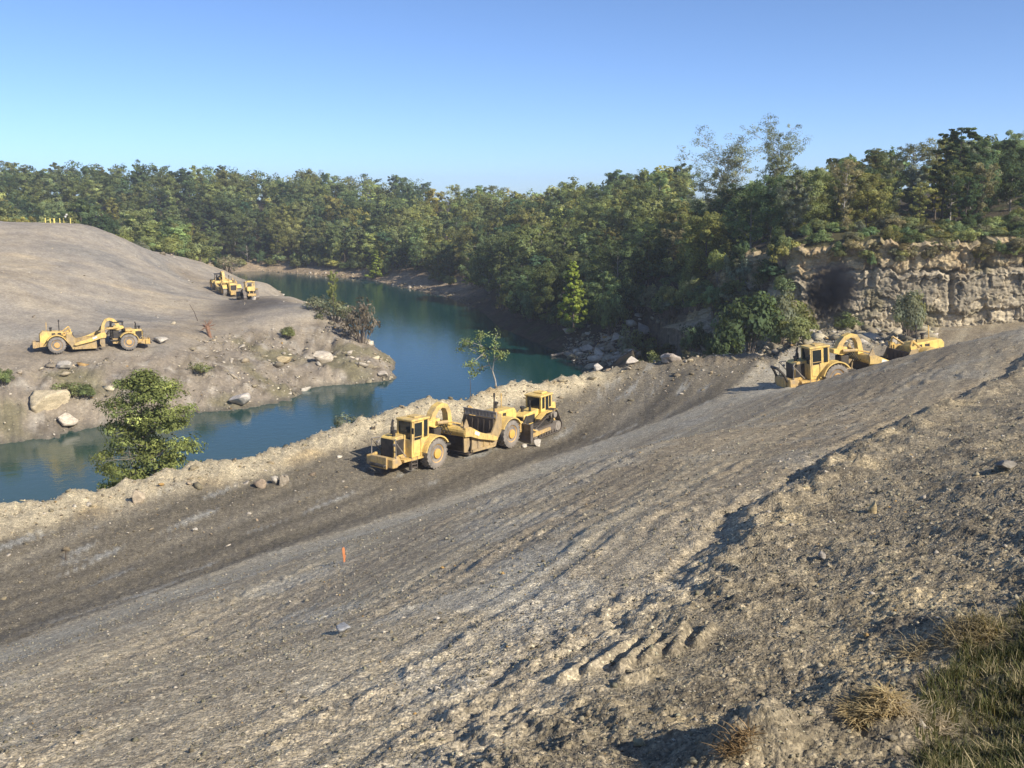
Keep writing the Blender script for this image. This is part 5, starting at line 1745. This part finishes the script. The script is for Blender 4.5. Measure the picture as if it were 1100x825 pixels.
def choose(zn, x, y):
    r_ = rs.uniform()
    if zn == 'R':
        kind = 'oak' if r_ < .42 else 'tall' if r_ < .66 else 'airy' if r_ < .93 else 'cone'
        pal = [(C_DARK, 'dark green'), (C_MID, 'green'), (C_OLIVE, 'olive green'), (C_GRAY, 'grey green'), (C_BRN, 'brownish')]
        w_ = [.18, .34, .30, .16, .02]; hh = rs.uniform(7.0, 10.8)
    elif zn == 'S':
        kind = 'oak' if r_ < .55 else 'tall' if r_ < .85 else 'airy'
        pal = [(C_DARK, 'dark green'), (C_MID, 'green'), (C_OLIVE, 'olive green'), (C_YEL, 'yellow green'), (C_BRN, 'brownish')]
        far_ = y > 230
        w_ = [.12, .30, .26, .32, 0] if far_ else [.50, .38, .12, 0, 0]; hh = rs.uniform(9, 14) if far_ else rs.uniform(7, 11.5)
    else:
        kind = 'oak' if r_ < .50 else 'tall' if r_ < .80 else 'airy' if r_ < .93 else 'pine'
        pal = [(C_DARK, 'dark green'), (C_MID, 'green'), (C_OLIVE, 'olive green'), (C_YEL, 'yellow green'), (C_BRN, 'brownish')]
        w_ = [.22, .36, .27, .14, .01]; hh = rs.uniform(9, 16)
    if kind == 'pine': pal, w_ = [(C_DARK, 'dark green')], [1]
    i = rs.choice(len(pal), p=np.array(w_) / sum(w_))
    return kind, pal[i][0], pal[i][1], hh
far_pts_list = []
# how much of each tree the nearer ones leave in view
mask = np.zeros((275, 367), bool)
def to_px(x, y, z):
    dz = z - EYE
    f_ = y * CP - dz * SP
    return 550 + FPX * x / f_, 412.5 - FPX * (y * SP + dz * CP) / f_
plan = []
for (x, y, z, zn) in sites:
    kind, col, cname, hh = choose(zn, x, y)
    hh *= 1 + .35 * float(perlin(np.array([x * .035]), np.array([y * .035]), 88)[0])
    hw = hh * (.22 if kind in ('oak', 'airy') else .15)
    xa, yt = to_px(x - hw, y, z + hh * .95); xb, yb = to_px(x + hw, y, z + hh * .10)
    i0, i1 = max(0, int(xa / 3)), min(367, int(xb / 3) + 1); j0, j1 = max(0, int(yt / 3)), min(275, int(yb / 3) + 1)
    vis = 0
    if i1 > i0 and j1 > j0:
        sub_ = mask[j0:j1, i0:i1]; vis = int((~sub_).sum()); sub_[:] = True
    plan.append((vis, x, y, z, zn, kind, col, cname, hh))
order = sorted(range(len(plan)), key=lambda i: -plan[i][0])
own = set(order[:N_IND])
for n_, (vis, x, y, z, zn, kind, col, cname, hh) in enumerate(plan):
    if n_ not in own and vis < 3 and rs.uniform() > .25: continue
    if n_ in own:
        edge = ''
        sz_ = 'short' if hh < 8.5 else 'middling' if hh < 12 else 'big'
        zl, zg = zone_name(zn, x, y)
        lab = '%s %s %s %s' % (sz_, cname, KN[kind], zl)
        if len(lab.replace(',', '').split()) > 16: lab = lab.split(' ', 1)[1]
        if len(lab.replace(',', '').split()) > 16: lab = lab.replace('thin crowned', 'thin')
        put_tree(kind, (x, y, z - .2), hh, jit(col, rs), lab, lab.replace(' tree ', ' trees ', 1), rs.randint(0, 9), rs.uniform(0, 6.28), rs.uniform(.85, 1.2), M_TRUNK_PALE if rs.uniform() < .25 else None)
    else:
        far_pts_list.append((x, y, z, hh, jit(col, rs, .2), kind))
print('forest', len(right), len(slope), len(left), len(sites))
# the rest of the wood as one mass
VV, CC = [], []
tq = Quads()
for (x, y, z, hh, col, kind) in far_pts_list:
    nl = 640 if y < 380 else 400
    rw = hh * (.30 if kind in ('oak', 'airy') else .21)
    ncl = 20
    zz = rs.uniform(.25, .98, ncl); rr = rw * np.sqrt(np.maximum(.08, 1 - ((zz - .58) / .5) ** 2)) * np.sqrt(rs.uniform(.15, 1, ncl)); az = rs.uniform(0, 6.283, ncl)
    C_ = np.stack([x + rr * np.cos(az), y + rr * np.sin(az), z + zz * hh], -1)
    V, c_ = leaves(C_, np.full(ncl, rw * .42), nl // ncl, .72, rs, .22, col)
    VV.append(V); CC.append(c_)
    tq.tube(np.array([[x, y, z - .5], [x, y, z + hh * .8]]), .22, .05, 4)
VV = np.concatenate(VV); CC = np.concatenate(CC)
wood = link('distant_forest', mesh_np('distant_forest', VV, np.arange(len(VV)).reshape(-1, 4), {'soil': ('FLOAT_COLOR', CC)}), leaf_like('far_leaf', trans=.46))
tag(wood, 'mass of treetops filling the far wood behind the nearer trees', 'forest', None, 'stuff')
tag(link('distant_trunks', tq.mesh('distant_trunks'), M_TRUNK), 'trunks standing inside the far wood', 'forest', None, 'stuff')
print('visible', [plan[i][0] for i in (order[0], order[100], order[284], order[min(500, len(order) - 1)])], len(far_pts_list))
print('far quads', len(VV) // 4)

def at(px, d, dz=0.0):
    x = U(px) * d
    return (x, d, H(x, d) + dz)
# --- trees with a place of their own
def to_top(px, py, d): return P(px, py, d)[2] - H(U(px) * d, d)
put_tree('bare', at(768, 168), to_top(768, 141, 168) * .86, (.25, .27, .165), 'tall almost leafless spreading tree on the skyline, left of the taller one', None, 0, .4, 1.0, M_TRUNK_PALE, 'bare_tree')
put_tree('bare', at(824, 156), to_top(824, 128, 156) * .88, (.24, .27, .16), 'tallest thin grey tree on the skyline above the shaded wood', None, 1, 1.0, .8, M_TRUNK_PALE, 'sparse_tree')
put_tree('pine', at(1012, 138), to_top(1012, 131, 138), C_DARK, 'dark pine standing above all other trees on the right skyline', None, 0, .3, 1.15)
put_tree('pine', at(997, 141), to_top(997, 143, 141), C_DARK, 'smaller dark pine close to the left of the tallest pine', None, 1, 2.0, 1.0)
put_tree('cone', Vector(P(616, 349, 158)) , 10.8, C_BRT, 'bright yellow green pointed tree in front of the shaded wood by the lake', None, 0, .2, .95)
put_tree('cone', Vector(P(507, 307, 262)), 6.5, C_BRT, 'small bright green tree low on the far shaded shore', None, 1, .7, 1.3)
put_tree('cone', Vector(P(404, 300, 318)), 10, C_BRT, 'bright green young tree on the far shore at the head of the lake', None, 1, 1.7, 1.2)
put_tree('tall', Vector(P(360, 292, 345)), 17, C_MID, 'tree with a bare white trunk at the head of the lake', None, 1, 1.7, .8, M_TRUNK_PALE)
for (px, py, d, h, w, col, lab, src) in [
    (800, 352, 117, 8.5, 9.5, C_DARK, 'large dark rounded bush filling the hollow below the rock ledges', None),
    (775, 372, 116, 5.0, 5.5, C_DARK, 'dark low bush at the left foot of the large rounded bush', None),
    (836, 300, 119, 7.0, 5.0, C_GRAY, 'pale grey green bush hanging beside the smoke', None),
    (853, 262, 121, 5.0, 6.0, C_OLIVE, 'olive bush on the cliff edge above the smoke', None),
    (905, 262, 120.5, 2.2, 4.5, C_MID, 'green bush on the cliff edge right of the smoke', None),
    (972, 345, 107, 5.5, 5.0, C_GRAY, 'grey green bush growing on the middle of the rock face', None),
    (848, 378, 106, 4.0, 5.0, C_OLIVE, 'green shrub at the foot of the rock just left of the right scraper', None),
    (697, 385, 128, 4.2, 4.5, C_OLIVE, 'green shrub on the rubble at the corner of the lake', None),
    (738, 382, 126, 3.0, 4.5, C_BRN, 'brown and green shrub beside the layered rock', None),
    (690, 330, 152, 9.0, 9.0, C_OLIVE, 'big olive bush on the shaded slope right of the bright pointed tree', None),
    (655, 345, 158, 8.0, 7.0, C_MID, 'green bush on the shaded slope just right of the bright pointed tree', None),
    (730, 320, 145, 6.0, 6.0, C_MID, 'green bush above the pale outcrop', None),
    (712, 367, 141, 5.5, 6.5, C_MID, 'green bush low in the hollow between the olive bush and the large rounded bush', None),
    (728, 352, 141, 5.0, 6.0, C_OLIVE, 'olive bush higher in the shaded hollow below the pale outcrop', None),
    (746, 360, 134, 5.5, 5.0, C_DARK, 'dark bush in the shaded hollow, touching the large rounded bush', None),
    (670, 368, 150, 4.5, 3.0, C_GRAY, 'small bare grey shrub on the shore below the olive bush', 'L'),
    (632, 404, 95, 1.4, 2.0, C_BRT, 'bright green small bush on the earth bank at the lake corner', None),
    (586, 411, 91, 2.0, 2.4, (.20, .18, .17), 'small grey leafless bush on the earth bank behind the bulldozer', 'L'),
    (372, 466, 74, 1.8, 3.2, C_GRAY, 'low grey green weeds on the earth bank behind the near scraper', 'L'),
    (390, 374, 153, 7.5, 7.5, (.21, .18, .135), 'rounded reddish grey bush at the right end of the point', 'L'),
    (362, 366, 160, 4.0, 7.5, (.20, .21, .12), 'low olive bushes on the crest of the point', 'L'),
    (345, 362, 163, 3.0, 5.5, C_GRAY, 'grey green bush on the left of the thicket on the point', 'L'),
    (372, 340, 170, 4.0, 3.0, C_GRAY, 'small grey bush behind the thicket on the point', 'L'),
    (312, 372, 150, 1.8, 3.2, C_OLIVE, 'dark olive shrub alone on the slope of the point', None),
    (72, 412, 112, 2.0, 5.0, C_OLIVE, 'olive weeds on the far bank right above the big cream boulder', 'L'),
    (92, 414, 112, 1.6, 3.0, C_MID, 'green weeds on the far bank beside the layered tree', None),
    (3, 416, 111, 2.0, 3.0, C_MID, 'green shrub on the far bank at the left edge', None),
    (215, 405, 125, 1.6, 4.0, C_OLIVE, 'sparse olive weeds on the far bank above the white block', 'L'),
    (140, 268, 240, 5.0, 7.0, C_YEL, 'yellow green bush at the edge of the wood behind the dirt hill crest', None),
    (192, 282, 255, 6.0, 9.0, C_YEL, 'yellow green bush where the wood meets the haul road', None),
    (160, 270, 246, 3.5, 7.0, C_GRAY, 'grey bush between the two yellow green bushes at the wood edge', None),
    (222, 288, 248, 6.0, 8.0, C_OLIVE, 'olive bush behind the far scraper', None),
    (252, 296, 245, 5.0, 8.0, C_BRN, 'brownish thicket behind the far bulldozer', 'L'),
]:
    x, y = U(px) * d, d
    z = H(x, y)
    zp = P(px, py, d)[2]
    z = min(z, zp) if zp > 1 and abs(z - zp) < 6 and px > 640 else z
    put_bush((x, y, z - .15), h, w, col, lab, None, int(px) % 4, px * .37, LOOSE if src == 'L' else BUSH)
put_tree('tall', Vector(at(361, 166, -.2)), 8.0, C_YEL, 'slender yellow green tree rising from the thicket on the point', None, 0, .5, .55)

# cliff edge shrubs and shrubs low on the shaded slope
rsb = np.random.RandomState(9)
def edge_lab(px, cn):
    b = 'left of the ledges' if px < 940 else 'above the middle of the ledges' if px < 1040 else 'near the right edge of the picture'
    return '%s brush on the rim of the rock face, %s' % (cn, b), '%s rim brush %s' % (cn, b)
for i in range(120):
    px = rsb.uniform(850, 1180); u = U(px); d = np.interp(u, CL_U, CL_D) + rsb.uniform(.2, 12.0)
    x = u * d
    ci_ = rsb.randint(4); lb_, gb_ = edge_lab(px, ['green', 'olive', 'brown', 'olive'][ci_])
    put_bush((x, d, FAR(np.array([x]), np.array([d]))[0] - .2), rsb.uniform(.9, 2.4), rsb.uniform(2.0, 4.2), jit([C_MID, C_OLIVE, C_BRN, C_OLIVE][ci_], rsb, .2), lb_, gb_, rsb.randint(9), rsb.uniform(0, 6))
for i in range(52):
    px = rsb.uniform(690, 838); u = U(px); dc_ = np.interp(u, CL_U, CL_D); zt_ = FAR(np.array([u * (dc_ + 1)]), np.array([dc_ + 1]))[0]; fall_ = rsb.uniform(0, 1); z = zt_ - fall_ * (zt_ - (EYE - 16.0)) ; d = dc_ - .8 - 2.6 * fall_
    x = u * d
    ci_ = rsb.randint(4); cn = ['green', 'olive', 'dark green', 'grey green'][ci_]; wh = 'near the pale outcrop' if px < 760 else 'above the large dark bush' if px < 825 else 'beside the grey green bush'; hh_ = 'high' if fall_ < .45 else 'low'
    put_bush((x, d, z - .4), rsb.uniform(1.8, 4.2), rsb.uniform(2.4, 5.0), jit([C_MID, C_OLIVE, C_DARK, C_GRAY][ci_], rsb, .2), '%s shrub %s on the broken rock face, %s' % (cn, hh_, wh), '%s shrubs %s on the broken rock, %s' % (cn, hh_, wh), rsb.randint(9), rsb.uniform(0, 6))
def sl_where(px): return 'at the upper bend' if px < 500 else 'left of the bright pointed tree' if px < 600 else 'right of the bright pointed tree' if px < 690 else 'near the pale outcrop'
for i in range(60):
    px = rsb.uniform(425, 745); u = U(px); 
    dsh = np.interp(px, [425, 480, 520, 560, 600, 640, 700, 745], [296, 264, 224, 182, 166, 166, 150, 140]) + rsb.uniform(3, 26)
    x = u * dsh; z = H(x, dsh)
    if z < 1.5: continue
    put_bush((x, dsh, z - .2), rsb.uniform(2.0, 5.5), rsb.uniform(3.0, 7.0), jit([C_MID, C_DARK, C_OLIVE][i % 3], rsb, .2), '%s bush by the right shore of the lake, %s' % (['green', 'dark', 'olive'][i % 3], sl_where(px)), '%s shore bushes %s' % (['green', 'dark', 'olive'][i % 3], sl_where(px)), rsb.randint(9), rsb.uniform(0, 6))
for i in range(26):
    px = rsb.uniform(205, 430); d = np.interp(px, [205, 280, 370, 430], [300, 362, 338, 300]) + rsb.uniform(4, 12)
    x = U(px) * d; z = H(x, d)
    if z < 1: continue
    put_bush((x, d, z - .2), rsb.uniform(2.5, 6), rsb.uniform(4, 8), jit([C_MID, C_YEL, C_OLIVE][i % 3], rsb, .2), '%s bush at the edge of the wood, %s' % (['green', 'yellowish', 'olive'][i % 3], 'behind the far bulldozer' if px < 300 else 'at the head of the lake'), '%s wood edge bushes %s' % (['green', 'yellowish', 'olive'][i % 3], 'behind the bulldozer' if px < 300 else 'at the head of the lake'), rsb.randint(9), rsb.uniform(0, 6))

# --- the layered tree on the lake side of the earth bank
def layered_tree():
    rs = np.random.RandomState(19)
    base = Vector(P(166, 520, 66.0))
    base.z = min(base.z, H(base.x, base.y) + .0)
    top = P(150, 392, 66)[2]
    Hh = top - base.z
    tq = Quads()
    tz = np.linspace(0, 1, 8)
    trunk = np.stack([-.55 * tz + .25 * np.sin(tz * 5), .2 * np.sin(tz * 4), tz * Hh * .95 - .4], -1)
    tq.tube(trunk, .16, .03, 8)
    tq.tube(np.array([[0.1, 0, .2], [.5, -.1, 1.4], [.9, .2, 2.8], [1.0, .1, 3.9]]), .09, .02, 6)
    tq.tube(np.array([[-.1, 0, .3], [-.7, .1, 1.6], [-1.4, -.1, 3.0], [-1.7, .1, 4.4]]), .10, .02, 6)
    Cs, Rs, T = [], [], []
    f0 = (Hh - 1.2) / 7.0
    tiers = [(6.9, .5, -.25), (6.55, 1.5, .5), (6.5, 1.4, -.9), (6.1, 2.0, 1.2), (5.9, 2.1, -.6), (5.4, 1.7, -1.7), (5.1, 1.9, 1.4), (4.7, 2.0, -.6), (4.4, 1.6, 1.3), (4.1, 2.1, -1.7), (3.5, 2.0, -.8), (3.1, 1.9, 1.6), (2.8, 2.3, -1.7), (2.2, 1.9, 1.2), (1.8, 2.2, -1.8), (1.3, 1.7, -1.2), (.9, 1.6, -1.9), (.8, 1.2, .9)]
    for (hz, rad, cx) in tiers:
        hz = hz * f0 + .6
        for j in range(17):
            az = rs.uniform(0, 6.283); rr = rad * rs.uniform(.2, 1.0) * .95
            c = np.array([cx + math.cos(az) * rr, math.sin(az) * rr * .9, hz + rs.normal(0, .14) - .10 * rr])
            t0 = np.array([np.interp(max(0, (hz - .9) / Hh), tz, trunk[:, 0]), 0, max(.2, hz - .9)])
            if j % 2 == 0:
                tq.tube(np.array([t0, (t0 + c) / 2 + np.array([0, 0, .15]), c]), .035, .008, 4)
            Cs.append(c); Rs.append(rs.uniform(.5, .95))
    V, col = leaves(np.array(Cs), np.array(Rs), 72, .135, rs, .32, (.215, .25, .085), up=1.0, flat=.55, elong=1.9)
    t = empty('layered_tree', base); tag(t, 'round layered green tree growing at the water side of the earth bank', 'tree')
    link('trunk', tq.mesh('trunk'), M_BARK, t)
    link('crown', mesh_np('crown', V, np.arange(len(V)).reshape(-1, 4), {'soil': ('FLOAT_COLOR', col)}), M_GRASS, t)
layered_tree()

def sapling():
    rs = np.random.RandomState(23)
    base = Vector(P(534, 421, 84)); base.z = min(base.z, H(base.x, base.y) + .1)
    q = 84 / FPX
    def L(px, py, dy=0): return np.array([(px - 534) * q, dy, (421 - py) * q])
    tq = Quads()
    main = [L(534, 424), L(532, 408), L(529, 398)]
    tq.tube(np.array(main), .085, .06, 7)
    limbs = [[L(529, 398), L(524, 388, .2), L(520, 376, .3), L(512, 362, .2)], [L(529, 398), L(531, 384, -.2), L(532, 368, -.2), L(535, 354, -.1)], [L(522, 384, .2), L(512, 378, .5), L(500, 372, .6), L(489, 374, .5)],
             [L(531, 386, -.2), L(537, 380, -.5), L(543, 378, -.6)], [L(520, 378, .2), L(508, 388, -.3), L(500, 391, -.4)], [L(518, 371, .3), L(505, 366, .1), L(497, 364, .1)], [L(515, 366, .2), L(515, 360, 0), L(518, 357, 0)], [L(526, 391), L(514, 396, .4), L(508, 402, .5)]]
    Cs = []
    for l in limbs:
        l = np.array(l); tq.tube(l, .045, .01, 5)
        for k in range(10):
            i = rs.uniform(.45, 1) * (len(l) - 1); a = int(i); b = min(a + 1, len(l) - 1)
            Cs.append(l[a] + (l[b] - l[a]) * (i - a) + rs.normal(0, .16, 3))
    V, col = leaves(np.array(Cs), np.full(len(Cs), .45), 13, .12, rs, .25, (.26, .31, .12), elong=2.2)
    t = empty('sapling', base); tag(t, 'slender forked sapling with sparse leaves on the earth bank against the lake', 'tree')
    link('trunk', tq.mesh('trunk'), M_TRUNK_PALE, t)
    link('crown', mesh_np('crown', V, np.arange(len(V)).reshape(-1, 4), {'soil': ('FLOAT_COLOR', col)}), M_GRASS, t)
sapling()

rsb = np.random.RandomState(29)
for i in range(40):
    px = rsb.uniform(880, 1170); u = U(px); d = np.interp(u, CL_U, CL_D) - rsb.uniform(.5, 1.6)
    x = u * d; zt = FAR(np.array([x]), np.array([d + 2]))[0]
    ci_ = rsb.randint(3); cn = ['green', 'olive', 'brown'][ci_]; b_ = 'left part' if px < 985 else 'right part'
    put_bush((x, d, zt - rsb.uniform(.6, 2.2)), rsb.uniform(.8, 1.7), rsb.uniform(1.2, 2.8), jit([C_MID, C_OLIVE, C_BRN][ci_], rsb, .2), 'small %s tuft hanging over the top edge of the rock face, %s' % (cn, b_), 'small %s tufts hanging over the rock face, %s' % (cn, b_), rsb.randint(9), rsb.uniform(0, 6))
# ------------------------------------------------------------------ thin autumn haze
def haze():
    bm = bmesh.new(); bmesh.ops.create_cube(bm, size=1.0)
    me = bpy.data.meshes.new('haze'); bm.to_mesh(me); bm.free()
    o = bpy.data.objects.new('haze', me); COL.objects.link(o)
    o.scale = (3800, 1640, 66); o.location = (0, 780, 29)
    m = bpy.data.materials.new('haze_air'); m.use_nodes = True
    nt = m.node_tree; nt.nodes.clear()
    out = nd(nt, 'ShaderNodeOutputMaterial'); pv = nd(nt, 'ShaderNodeVolumePrincipled')
    pv.inputs['Color'].default_value = (.86, .92, 1.0, 1)
    pv.inputs['Density'].default_value = 0.00035
    pv.inputs['Anisotropy'].default_value = 0.2
    lk(nt, pv.outputs[0], out.inputs['Volume'])
    me.materials.append(m)
    tag(o, kind='stuff')
haze()
